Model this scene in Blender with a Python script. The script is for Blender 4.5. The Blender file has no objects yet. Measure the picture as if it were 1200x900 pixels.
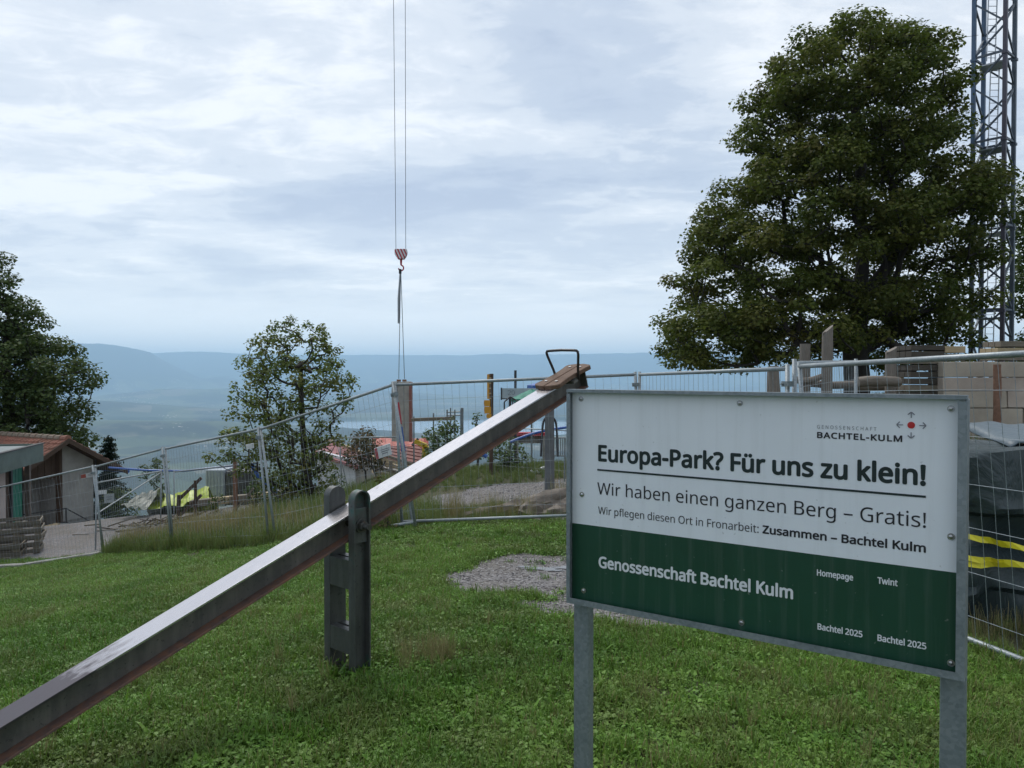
import bpy, math, random, bmesh
import numpy as np
from mathutils import Vector, Matrix
R = math.radians
random.seed(7)
rng = np.random.default_rng(11)
scn = bpy.context.scene
COL = scn.collection

# ------------------------------------------------------------------ camera
PITCH = R(0.955)
F = 900.0                     # focal length in pixels of the 1200 px wide photograph
cam = bpy.data.cameras.new('camera')
cam.sensor_width = 36; cam.lens = 27.0
cam.clip_start = 0.05; cam.clip_end = 90000
cobj = bpy.data.objects.new('camera', cam); COL.objects.link(cobj)
cobj.location = (0, 0, 0); cobj.rotation_euler = (R(90) - PITCH, 0, 0)
scn.camera = cobj

# ------------------------------------------------------------------ world, sun, exposure
SUN_EL, SUN_AZ = R(55), R(-25)      # azimuth measured from +Y towards +X
w = bpy.data.worlds.new('World'); scn.world = w; w.use_nodes = True
nt = w.node_tree; N = nt.nodes; L = nt.links; N.clear()
def nd(t, **k):
    n = N.new(t)
    for a, b in k.items(): setattr(n, a, b)
    return n
def mth(op, a, b=None, clamp=False):
    n = nd('ShaderNodeMath', operation=op, use_clamp=clamp)
    for i, v in enumerate((a, b)):
        if v is None: continue
        if isinstance(v, (int, float)): n.inputs[i].default_value = v
        else: L.new(v, n.inputs[i])
    return n.outputs[0]
def ramp(fac, stops):
    n = nd('ShaderNodeValToRGB'); L.new(fac, n.inputs[0]); e = n.color_ramp.elements
    while len(e) < len(stops): e.new(0.5)
    for q, (p, c) in enumerate(stops): e[q].position = p; e[q].color = (*c, 1) if len(c) == 3 else c
    n.color_ramp.interpolation = 'EASE'
    return n.outputs[0]
sky = nd('ShaderNodeTexSky', sky_type='NISHITA', sun_disc=False)
sky.sun_elevation = SUN_EL; sky.sun_rotation = SUN_AZ; sky.altitude = 1100; sky.air_density = 1.0; sky.dust_density = 2.0
tc = nd('ShaderNodeTexCoord'); sx = nd('ShaderNodeSeparateXYZ'); L.new(tc.outputs['Generated'], sx.inputs[0])
zz = mth('MAXIMUM', sx.outputs[2], 0.0)
den = mth('ADD', zz, 0.10)
cx = nd('ShaderNodeCombineXYZ')
L.new(mth('DIVIDE', sx.outputs[0], den), cx.inputs[0]); L.new(mth('DIVIDE', sx.outputs[1], den), cx.inputs[1])
def cloud_noise(scale, detail, rough, dist, off, sxyz=(1, 1, 1)):
    mp = nd('ShaderNodeMapping'); L.new(cx.outputs[0], mp.inputs[0]); mp.inputs['Location'].default_value = off; mp.inputs['Scale'].default_value = sxyz
    n = nd('ShaderNodeTexNoise'); L.new(mp.outputs[0], n.inputs['Vector'])
    n.inputs['Scale'].default_value = scale; n.inputs['Detail'].default_value = detail
    n.inputs['Roughness'].default_value = rough; n.inputs['Distortion'].default_value = dist
    return n.outputs[0]
big = cloud_noise(0.75, 5, .5, .9, (3.1, 1.7, 0), (.8, 1.0, 1))
mid = cloud_noise(1.7, 9, .58, .5, (8.2, 4.4, 0), (.7, 1.15, 1))
fine = cloud_noise(6.0, 9, .7, .5, (1.5, 9.0, 0), (.8, 1.1, 1))
c = mth('ADD', mth('MULTIPLY', big, .46), mth('ADD', mth('MULTIPLY', mid, .32), mth('MULTIPLY', fine, .22)))
cloud = ramp(c, [(.37, (3.3, 3.8, 4.7)), (.45, (3.95, 4.45, 5.2)), (.51, (5.0, 5.4, 5.9)), (.59, (6.5, 6.7, 6.9))])
# a pale cloud deck low over the horizon, all the way round
deckn = mth('MULTIPLY', mth('SUBTRACT', fine, .5), .035)
deck = ramp(mth('ADD', zz, deckn), [(.0, (1, 1, 1)), (.06, (.9, .9, .9)), (.11, (.25, .25, .25)), (.24, (0, 0, 0))])
mx = nd('ShaderNodeMix', data_type='RGBA'); L.new(deck, mx.inputs[0]); L.new(cloud, mx.inputs[6]); mx.inputs[7].default_value = (6.9, 7.1, 7.3, 1)
mx2 = nd('ShaderNodeMix', data_type='RGBA'); mx2.inputs[0].default_value = 0.90
L.new(sky.outputs[0], mx2.inputs[6]); L.new(mx.outputs[2], mx2.inputs[7])
bg = nd('ShaderNodeBackground'); bg.inputs[1].default_value = 0.1
L.new(mx2.outputs[2], bg.inputs[0]); wo = nd('ShaderNodeOutputWorld'); L.new(bg.outputs[0], wo.inputs[0])
w.cycles.sampling_method = 'MANUAL'; w.cycles.sample_map_resolution = 512

sl = bpy.data.lights.new('sun', 'SUN'); sl.energy = 1.4; sl.angle = R(20); sl.color = (1, .96, .9)
so = bpy.data.objects.new('sun', sl); COL.objects.link(so)
sd = Vector((math.sin(SUN_AZ) * math.cos(SUN_EL), math.cos(SUN_AZ) * math.cos(SUN_EL), math.sin(SUN_EL)))
so.rotation_euler = sd.to_track_quat('Z', 'Y').to_euler(); so.location = (0, 0, 30)
vs = scn.view_settings; vs.view_transform = 'Standard'; vs.look = 'None'; vs.exposure = 0.65; vs.gamma = 1.0; vs.use_curve_mapping = False
scn.cycles.volume_bounces = 4; scn.cycles.max_bounces = 8; scn.cycles.transparent_max_bounces = 16

# ------------------------------------------------------------------ helpers
cp, sp_ = math.cos(PITCH), math.sin(PITCH)
def P(px, py, Y):
    """pixel of the photograph + distance in metres -> point of the place"""
    a, b = (px - 600) / F, (450 - py) / F
    dy, dz = cp + b * sp_, b * cp - sp_
    return Vector((a * Y / dy, Y, dz * Y / dy))
def tag(o, label=None, cat=None, group=None, kind=None):
    if label: o['label'] = label
    if cat: o['category'] = cat
    if group: o['group'] = group
    if kind: o['kind'] = kind
    return o
def thing(name, label, cat, loc=(0, 0, 0), rz=0, group=None):
    o = bpy.data.objects.new(name, None); COL.objects.link(o); o.location = loc; o.rotation_euler = (0, 0, rz)
    o.empty_display_size = .1
    return tag(o, label, cat, group)
def link_mesh(name, me, mat, parent=None):
    if mat is not None:
        me.materials.append(mat)
    o = bpy.data.objects.new(name, me); COL.objects.link(o)
    if parent is not None: o.parent = parent
    return o
def copy_tree(o, parent=None):
    c_ = o.copy(); COL.objects.link(c_); c_.parent = parent
    for ch in o.children: copy_tree(ch, c_)
    return c_
class MB:
    def __init__(s): s.v = []; s.f = []
    def add(s, vs_, fs): 
        k = len(s.v); s.v += [tuple(a) for a in vs_]; s.f += [tuple(i + k for i in f) for f in fs]; return s
    def box(s, c_, d, rot=None, top=1.0, jit=0):
        x, y, z = d[0] / 2, d[1] / 2, d[2] / 2
        vv = []
        for sz in (-1, 1):
            t = top if sz > 0 else 1
            for a, b in ((-1, -1), (1, -1), (1, 1), (-1, 1)):
                q = Vector((a * x * t, b * y * t, sz * z))
                if jit: q += Vector((random.uniform(-jit, jit), random.uniform(-jit, jit), random.uniform(-jit, jit)))
                if rot is not None: q = rot @ q
                vv.append(q + Vector(c_))
        return s.add(vv, [(0, 3, 2, 1), (4, 5, 6, 7), (0, 1, 5, 4), (1, 2, 6, 5), (2, 3, 7, 6), (3, 0, 4, 7)])
    def bar(s, a, b, wd, hd=None, up=(0, 0, 1)):
        a, b = Vector(a), Vector(b); hd = hd or wd
        e = (b - a); ln = e.length; e = e / ln
        u = Vector(up); u = u - u.dot(e) * e
        if u.length < 1e-4: u = Vector((1, 0, 0)) - e.x * e
        u.normalize(); sd_ = e.cross(u)
        rot = Matrix((e, sd_, u)).transposed()
        return s.box((a + b) / 2, (ln, wd, hd), rot)
    def tube(s, pts, r, n=8, cap=True):
        pts = [Vector(p) for p in pts]; rs = r if isinstance(r, (list, tuple)) else [r] * len(pts)
        base = len(s.v); up = None
        for i, p in enumerate(pts):
            t = (pts[min(i + 1, len(pts) - 1)] - pts[max(i - 1, 0)]).normalized()
            if up is None: up = Vector((0, 0, 1)) if abs(t.z) < .9 else Vector((1, 0, 0))
            up = (up - up.dot(t) * t).normalized(); sd_ = t.cross(up)
            for k in range(n):
                a = 2 * math.pi * k / n
                s.v.append(tuple(p + rs[i] * (math.cos(a) * up + math.sin(a) * sd_)))
        for i in range(len(pts) - 1):
            for k in range(n):
                a0 = base + i * n + k; a1 = base + i * n + (k + 1) % n
                s.f.append((a0, a0 + n, a1 + n, a1))
        if cap:
            s.f.append(tuple(base + k for k in range(n)))
            s.f.append(tuple(base + (len(pts) - 1) * n + k for k in reversed(range(n))))
        return s
    def prism(s, outline, t0, t1, fn):
        """outline of (a,b); fn(a,b,t) -> point"""
        n = len(outline); k = len(s.v)
        s.v += [tuple(fn(a, b, t0)) for a, b in outline] + [tuple(fn(a, b, t1)) for a, b in outline]
        s.f.append(tuple(k + i for i in reversed(range(n)))); s.f.append(tuple(k + n + i for i in range(n)))
        for i in range(n):
            j = (i + 1) % n; s.f.append((k + i, k + j, k + n + j, k + n + i))
        return s
    def mesh(s, name):
        me = bpy.data.meshes.new(name); me.from_pydata(s.v, [], s.f); me.validate(); me.update(); return me
    def build(s, name, mat, parent=None, smooth=False, bevel=0, world=False):
        me = s.mesh(name)
        if world and parent is not None:
            inv = Matrix.LocRotScale(parent.location, parent.rotation_euler, None).inverted(); me.transform(inv)
        if smooth: me.polygons.foreach_set('use_smooth', [True] * len(me.polygons))
        o = link_mesh(name, me, mat, parent)
        if smooth:
            try: me.set_sharp_from_angle(angle=R(40))
            except Exception: pass
        if bevel:
            m = o.modifiers.new('bevel', 'BEVEL'); m.width = bevel; m.segments = 2; m.limit_method = 'ANGLE'; m.angle_limit = R(40)
        return o
def np_mesh(name, verts, quads, mat, parent=None, cols=None, smooth=False):
    me = bpy.data.meshes.new(name); nv, nf = len(verts), len(quads); m = quads.shape[1]
    me.vertices.add(nv); me.vertices.foreach_set('co', np.asarray(verts, np.float32).ravel())
    me.loops.add(nf * m); me.loops.foreach_set('vertex_index', np.asarray(quads, np.int32).ravel())
    me.polygons.add(nf); me.polygons.foreach_set('loop_start', np.arange(0, nf * m, m, dtype=np.int32))
    if smooth: me.polygons.foreach_set('use_smooth', np.ones(nf, bool))
    if cols is not None:
        a = me.color_attributes.new('tint', 'FLOAT_COLOR', 'POINT'); a.data.foreach_set('color', np.asarray(cols, np.float32).ravel())
    me.update(calc_edges=True)
    return link_mesh(name, me, mat, parent)

# ------------------------------------------------------------------ materials
class G:      # node graph helper for materials
    def __init__(s, name):
        s.m = bpy.data.materials.new(name); s.m.use_nodes = True; s.t = s.m.node_tree; s.t.nodes.clear()
        s.out = s.n('ShaderNodeOutputMaterial')
    def n(s, t, **k):
        x = s.t.nodes.new(t)
        for a, b in k.items(): setattr(x, a, b)
        return x
    def l(s, a, b): s.t.links.new(a, b)
    def set(s, i, v):
        if hasattr(v, 'links') or hasattr(v, 'is_output'): s.l(v, i)
        elif isinstance(v, (tuple, list)) and len(v) == 3 and i.type == 'RGBA': i.default_value = (*v, 1)
        else: i.default_value = v
    def math(s, op, a, b=0, cl=False):
        x = s.n('ShaderNodeMath', operation=op, use_clamp=cl); s.set(x.inputs[0], a); s.set(x.inputs[1], b); return x.outputs[0]
    def mix(s, f, a, b, mode='MIX'):
        x = s.n('ShaderNodeMix', data_type='RGBA', blend_type=mode); s.set(x.inputs[0], f); s.set(x.inputs[6], a); s.set(x.inputs[7], b); return x.outputs[2]
    def pos(s, kind='Object'):
        if kind == 'World': return s.n('ShaderNodeNewGeometry').outputs['Position']
        return s.n('ShaderNodeTexCoord').outputs[kind]
    def noise(s, sc, det=4, ro=.55, vec=None, scale=(1, 1, 1), dist=0):
        mp = s.n('ShaderNodeMapping'); s.l(vec if vec is not None else s.pos(), mp.inputs[0]); mp.inputs['Scale'].default_value = scale
        x = s.n('ShaderNodeTexNoise'); s.l(mp.outputs[0], x.inputs['Vector'])
        x.inputs['Scale'].default_value = sc; x.inputs['Detail'].default_value = det; x.inputs['Roughness'].default_value = ro; x.inputs['Distortion'].default_value = dist
        return x.outputs[0]
    def ramp(s, f, stops, interp='LINEAR'):
        x = s.n('ShaderNodeValToRGB'); s.l(f, x.inputs[0]); e = x.color_ramp.elements; x.color_ramp.interpolation = interp
        while len(e) < len(stops): e.new(.5)
        for i, (p, c_) in enumerate(stops):
            e[i].position = p; e[i].color = (c_, c_, c_, 1) if isinstance(c_, (int, float)) else (*c_, 1)
        return x.outputs[0]
    def bump(s, h, st, dist=.01):
        x = s.n('ShaderNodeBump'); s.l(h, x.inputs['Height']); x.inputs['Strength'].default_value = st; x.inputs['Distance'].default_value = dist; return x.outputs[0]
    def bsdf(s, col, rough=.7, metal=0, normal=None, spec=None, **k):
        x = s.n('ShaderNodeBsdfPrincipled'); s.set(x.inputs['Base Color'], col); s.set(x.inputs['Roughness'], rough); s.set(x.inputs['Metallic'], metal)
        if normal is not None: s.l(normal, x.inputs['Normal'])
        if spec is not None: x.inputs['Specular IOR Level'].default_value = spec
        for a, b in k.items(): s.set(x.inputs[a.replace('_', ' ')], b)
        return x.outputs[0]
    def done(s, sh): s.l(sh, s.out.inputs[0]); return s.m
def simple(name, c1, c2=None, sc=6, rough=.7, metal=0, bump=.25, bsc=40, scale=(1, 1, 1), lo=.35, hi=.65, dist=.01, spec=None):
    g = G(name); c2 = c2 or tuple(x * .7 for x in c1)
    f = g.ramp(g.noise(sc, 6, .6, scale=scale), [(lo, 0.0), (hi, 1.0)])
    col = g.mix(f, c1, c2)
    nrm = g.bump(g.noise(bsc, 5, .6, scale=scale), bump, dist) if bump else None
    rr = g.math('ADD', g.math('MULTIPLY', f, .15), rough - .07)
    return g.done(g.bsdf(col, rr, metal, nrm, spec))
def leaf_mat(name, dark, light, alt=None, altamt=.0, rough=.5, trans=.25):
    g = G(name)
    at = g.n('ShaderNodeAttribute', attribute_name='tint')
    sepn = g.n('ShaderNodeSeparateColor'); g.l(at.outputs['Color'], sepn.inputs[0])
    col = g.mix(sepn.outputs[0], dark, light)
    if alt: col = g.mix(g.math('MULTIPLY', sepn.outputs[1], altamt), col, alt)
    a = g.bsdf(col, .6, 0, None, .15)
    tr = g.n('ShaderNodeBsdfTranslucent'); g.l(g.mix(.5, col, (.10, .16, .02)), tr.inputs[0])
    m = g.n('ShaderNodeMixShader'); m.inputs[0].default_value = trans; g.l(a, m.inputs[1]); g.l(tr.outputs[0], m.inputs[2])
    return g.done(m.outputs[0])

def galv_mat(name='galvanised_steel', a=(.20, .235, .25), b=(.34, .37, .385)):
    g = G(name)
    v = g.n('ShaderNodeTexVoronoi'); g.l(g.pos(), v.inputs['Vector']); v.inputs['Scale'].default_value = 90
    f = g.math('ADD', g.math('MULTIPLY', v.outputs['Color'], .35), g.math('MULTIPLY', g.noise(7, 5), .65))
    return g.done(g.bsdf(g.mix(g.ramp(f, [(.3, 0.), (.7, 1.)]), a, b), .5, .45, g.bump(g.noise(60, 3), .08, .003)))
M_galv = galv_mat()
M_galvdark = galv_mat('weathered_galvanised_steel', (.14, .17, .18), (.25, .28, .29))
M_zinc = simple('zinc_screw', (.5, .5, .5), (.3, .3, .3), rough=.3, metal=.9, bump=0)
def board_mat(name, col, alt):
    g = G(name)
    f = g.ramp(g.noise(3, 6, .6), [(.35, 0.), (.7, 1.)])
    streak = g.ramp(g.noise(9, 5, .6, scale=(3, 1, .12)), [(.5, 0.), (.8, .16)])
    spots = g.math('MAXIMUM', streak, g.ramp(g.noise(55, 2, .5), [(.70, 0.), (.76, .35)]))
    c_ = g.mix(f, col, alt); c_ = g.mix(spots, c_, (.28, .29, .27))
    return g.done(g.bsdf(c_, .42, 0, g.bump(g.noise(4, 3), .05, .01)))
M_white = board_mat('white_board_print', (.76, .79, .83), (.71, .74, .78))
M_green = board_mat('dark_green_print', (.004, .045, .022), (.006, .055, .028))
M_ink = simple('dark_green_ink', (.006, .02, .02), rough=.45, bump=0)
M_inkdark = simple('black_ink', (.012, .012, .018), rough=.45, bump=0)
M_inkgrey = simple('grey_ink', (.22, .23, .26), rough=.5, bump=0)
M_inkwhite = simple('white_ink', (.72, .74, .76), (.66, .68, .7), rough=.5, bump=0)
M_inkred = simple('red_ink', (.55, .02, .02), rough=.5, bump=0)
def rusty(name, base, base2, rust=(.12, .045, .02), amt=(.55, .7), rough=.45, metal=.3, sc=14):
    g = G(name)
    col = g.mix(g.ramp(g.noise(5, 6, .65), [(.35, 0.), (.65, 1.)]), base, base2)
    r_ = g.ramp(g.noise(sc, 8, .7), [(amt[0], 0.), (amt[1], 1.)])
    chips = g.ramp(g.noise(55, 3, .6), [(.64, 0.), (.67, 1.)]); streak = g.ramp(g.noise(14, 5, .6, scale=(1.2, 1.2, .18)), [(.45, 0.), (.75, .45)])
    col = g.mix(streak, col, tuple(min(1, x * 1.9) for x in base2)); col = g.mix(g.math('MULTIPLY', chips, .6), col, (.02, .02, .02))
    return g.done(g.bsdf(g.mix(r_, col, rust), g.math('ADD', g.math('MULTIPLY', r_, .3), rough), metal, g.bump(g.noise(70, 5, .6), .2, .004)))
M_beamweb = rusty('dull_dark_painted_steel', (.068, .068, .062), (.115, .108, .092), (.07, .05, .035), (.6, .75), .5, .2, 10)
M_beamrust = rusty('rust_worn_flange', (.085, .062, .055), (.12, .07, .058), (.19, .095, .06), (.42, .62), .6, .1, 20)
def beam_top():
    g = G('polished_steel_top')
    p_ = g.pos()
    sep = g.n('ShaderNodeSeparateXYZ'); g.l(p_, sep.inputs[0])
    # darker reflection towards the low end put into the colour, scratched bright metal elsewhere
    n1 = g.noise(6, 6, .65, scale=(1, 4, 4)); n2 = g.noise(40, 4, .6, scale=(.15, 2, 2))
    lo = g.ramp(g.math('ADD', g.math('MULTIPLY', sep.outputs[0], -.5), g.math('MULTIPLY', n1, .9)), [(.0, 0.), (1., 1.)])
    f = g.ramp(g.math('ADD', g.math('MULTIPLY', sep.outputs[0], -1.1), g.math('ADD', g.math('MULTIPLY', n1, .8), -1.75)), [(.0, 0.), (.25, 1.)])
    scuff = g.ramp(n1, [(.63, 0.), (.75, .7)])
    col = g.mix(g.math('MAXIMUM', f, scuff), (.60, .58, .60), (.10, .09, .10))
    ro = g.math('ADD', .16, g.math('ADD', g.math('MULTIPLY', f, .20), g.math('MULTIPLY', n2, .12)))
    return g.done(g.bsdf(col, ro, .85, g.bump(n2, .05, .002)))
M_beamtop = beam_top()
M_upright = rusty('dark_green_grey_painted_steel', (.055, .058, .056), (.085, .088, .082), (.03, .11, .095), (.56, .70), .42, .25, 5)
M_bolt = rusty('worn_bolt_steel', (.12, .12, .11), (.06, .06, .055), rough=.45, metal=.7)
M_black = simple('black_painted_tube', (.016, .014, .016), (.03, .02, .02), rough=.35, bump=.1)
def wood(name, a, b, ring=(30, 3, 3), rough=.8, sc=4, grain=.35):
    g = G(name)
    n1 = g.noise(sc, 8, .7, scale=ring, dist=.6); n2 = g.noise(2.5, 3)
    col = g.mix(g.ramp(n1, [(.35, 0.), (.65, 1.)]), a, b); col = g.mix(g.math('MULTIPLY', n2, .5), col, tuple(x * .6 for x in b))
    return g.done(g.bsdf(col, rough, 0, g.bump(n1, grain, .01)))
M_seat = wood('weathered_brown_seat_wood', (.20, .12, .075), (.10, .055, .035), (2, 20, 20))
M_log = wood('grey_weathered_log', (.27, .235, .20), (.15, .13, .11), (16, 16, 1.5))
M_logh = wood('grey_bark_log', (.25, .21, .17), (.13, .11, .09), (2, 12, 12), sc=3, grain=.6)
M_plank = wood('old_plank', (.26, .22, .165), (.14, .12, .09), (1.5, 16, 16))
M_pale = wood('fresh_construction_timber', (.50, .40, .25), (.38, .29, .17), (1.5, 16, 16))
M_brownwood = wood('dark_brown_timber', (.10, .062, .04), (.05, .033, .024), (16, 16, 2))
M_bark = wood('dark_tree_bark', (.045, .038, .03), (.022, .019, .016), (6, 6, 1.5), sc=5, grain=.6)
M_barkp = wood('small_tree_bark', (.06, .05, .04), (.03, .026, .022), (6, 6, 1.5), sc=8)
M_plaster = simple('pale_render', (.35, .35, .335), (.28, .28, .27), sc=2.5, rough=.9, bump=.3, bsc=120)
M_pinkwall = simple('pinkish_wall', (.48, .41, .38), (.42, .36, .34), sc=2, rough=.9)
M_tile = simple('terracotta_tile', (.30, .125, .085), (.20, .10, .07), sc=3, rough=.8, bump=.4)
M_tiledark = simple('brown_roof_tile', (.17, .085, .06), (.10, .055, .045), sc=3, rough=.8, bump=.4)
M_tilered = simple('red_roof_tile', (.22, .075, .06), (.15, .06, .05), sc=2, rough=.75, bump=.4)
M_fascia = simple('grey_green_fascia', (.10, .135, .115), (.08, .11, .095), sc=1.5, rough=.5, bump=.05)
M_greendoor = simple('green_door_paint', (.0, .16, .10), (.0, .12, .075), sc=2, rough=.5, bump=.1)
M_darksteel = simple('dark_handrail_paint', (.025, .025, .03), (.04, .04, .045), rough=.5, bump=.1)
M_concrete = simple('raw_concrete', (.36, .34, .30), (.27, .255, .23), sc=3, rough=.9, bump=.35, bsc=30)
M_stone = simple('pale_kerb_stone', (.30, .29, .27), (.2, .2, .18), sc=4, rough=.9, bump=.4)
M_block = simple('beige_block', (.44, .385, .31), (.34, .295, .24), sc=2.2, rough=.92, bump=.5, bsc=18)
M_blockb = simple('pinkish_block', (.46, .39, .33), (.36, .30, .25), sc=2.2, rough=.92, bump=.5, bsc=18)
M_rustpipe = simple('rusty_brown_column', (.24, .13, .085), (.16, .085, .055), sc=12, rough=.85, bump=.6, bsc=25)
M_lime = simple('lime_tarpaulin', (.34, .42, .03), (.28, .35, .02), sc=1.5, rough=.5, bump=.3, bsc=4)
M_greytarp = simple('grey_tarpaulin', (.26, .27, .23), (.2, .21, .18), sc=1.5, rough=.55, bump=.3, bsc=4)
M_tarp = None
M_yellow = simple('yellow_strap', (.72, .64, .02), (.6, .52, .02), sc=6, rough=.45, bump=.1)
M_yellowm = simple('yellow_machine_paint', (.62, .42, .02), (.45, .3, .02), sc=4, rough=.5)
M_orange = simple('orange_yellow_sign', (.60, .30, .02), (.5, .24, .02), sc=4, rough=.5, bump=0)
M_brownsign = simple('brown_sign', (.24, .13, .06), (.18, .1, .05), sc=4, rough=.6)
M_blue = simple('blue_plastic', (.03, .12, .42), (.02, .08, .3), sc=4, rough=.45)
M_cranblue = rusty('blue_grey_crane_paint', (.075, .095, .12), (.09, .11, .135), (.06, .05, .05), (.6, .8), .5, .3, 3)
M_cranblueb = rusty('bright_blue_crane_paint', (.06, .10, .17), (.075, .12, .18), (.06, .05, .05), (.6, .8), .5, .3, 3)
M_cranpurple = rusty('brownish_crane_paint', (.085, .07, .085), (.075, .075, .1), (.06, .05, .05), (.6, .8), .5, .3, 3)
M_alu = simple('pale_aluminium', (.5, .52, .54), (.42, .44, .46), rough=.4, metal=.6, bump=0)
M_teal = simple('green_parasol_cloth', (.02, .22, .15), (.015, .17, .11), rough=.7)
M_red = simple('red_plastic', (.45, .03, .05), (.35, .02, .03), rough=.5)
M_redfabric = simple('orange_red_sheet', (.42, .09, .06), (.33, .07, .05), rough=.6)
M_cable = simple('steel_cable', (.16, .19, .22), (.12, .14, .16), rough=.5, metal=.3, bump=0)
M_whitepl = simple('white_paint', (.66, .68, .70), (.58, .6, .62), rough=.5, bump=.1)
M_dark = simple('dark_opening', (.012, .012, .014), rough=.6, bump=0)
def water_mat(name, col, rough):
    g = G(name); return g.done(g.bsdf(col, rough, 0, g.bump(g.noise(3, 3), .05, .01), .6))

# ------------------------------------------------------------------ terrain height
CT = np.array([
 (0, 0, -1.60), (3, 1, -1.56), (-3, 1, -1.68), (-.95, 4.42, -1.73), (-2.4, 2.65, -1.76), (.24, 3.07, -1.70), (1.36, 2.29, -1.63),
 (2.6, 7.1, -1.95), (3.3, 5, -1.9), (4, 3.4, -1.8), (.8, 7, -1.93), (-1.6, 10.8, -2.22), (1.7, 10.8, -2.08), (-4.3, 13, -2.99), (-6.95, 15.2, -3.57),
 (-9.4, 17.3, -4.17), (-12.4, 19.2, -4.78), (-13.5, 21, -4.85), (-10.4, 23, -4.6), (-12.4, 25.2, -4.75), (-8.5, 26, -4.45), (-6.1, 27, -4.4), (-5.4, 20, -3.5),
 (-16, 29, -5.95), (-12, 28.5, -5.85), (-18, 24, -5.2), (.5, 15, -2.30), (1, 18, -2.22), (-1.2, 18, -2.35), (3, 14, -2.0), (4.2, 9, -1.72),
 (5, 13, -1.27), (6.5, 12.4, -1.25), (10, 15, -1.2), (14.2, 32, -1.25), (22.5, 36, -1.1), (30, 45, -1.5), (20, 46, -2), (35, 30, -.8), (0, 26, -4.0), (5, 30, -3.2),
 (-7, 35, -6.2), (-10, 45, -8.5), (0, 45, -7), (-25, 40, -8.5), (-14, 34, -6.5), (-30, 15, -6.5), (-20, -10, -3), (-10, 5, -2.7), (15, -15, -1.6), (0, -20, -1.8), (40, 0, -1.0),
 (10, 5, -1.7), (-6, 8, -2.55)], float)
def _U(r2): return np.where(r2 > 0, r2 * np.log(r2 + 1e-12), 0)
_n = len(CT); _K = _U(((CT[:, None, :2] - CT[None, :, :2]) ** 2).sum(-1)) + 0.35 * np.eye(_n)
_A = np.zeros((_n + 3, _n + 3)); _A[:_n, :_n] = _K; _A[:_n, _n] = 1; _A[:_n, _n + 1:] = CT[:, :2]; _A[_n:, :_n] = _A[:_n, _n:].T
_W = np.linalg.solve(_A, np.concatenate([CT[:, 2], np.zeros(3)]))
def vnoise(x, y, seed=0):
    xi, yi = np.floor(x).astype(np.int64), np.floor(y).astype(np.int64); fx, fy = x - xi, y - yi
    def h(a, b):
        n_ = (a * 374761393 + b * 668265263 + seed * 1442695041) & 0xffffffff
        n_ = ((n_ ^ (n_ >> 13)) * 1274126177) & 0xffffffff
        return ((n_ ^ (n_ >> 16)) & 0xffff) / 65535.0
    u, v_ = fx * fx * (3 - 2 * fx), fy * fy * (3 - 2 * fy)
    return (h(xi, yi) * (1 - u) + h(xi + 1, yi) * u) * (1 - v_) + (h(xi, yi + 1) * (1 - u) + h(xi + 1, yi + 1) * u) * v_
def fbm(x, y, o=5, seed=0):
    a, s_, t = 1., 0., 0.
    for i in range(o): s_ = s_ + a * vnoise(x, y, seed + i); t += a; a *= .5; x = x * 2.03; y = y * 2.03
    return s_ / t
LA = [-60, -45, -27, -20, -15, -10, -4, 4, 12, 20, 60]
LI = [9.5, 9.3, 9.7, 9.8, 9.3, 8.2, 7.4, 7.7, 8.5, 9.2, 9.2]
LO = [10., 10.3, 10.9, 10.7, 10.4, 10.6, 10.9, 10.6, 10.0, 9.5, 9.3]
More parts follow.
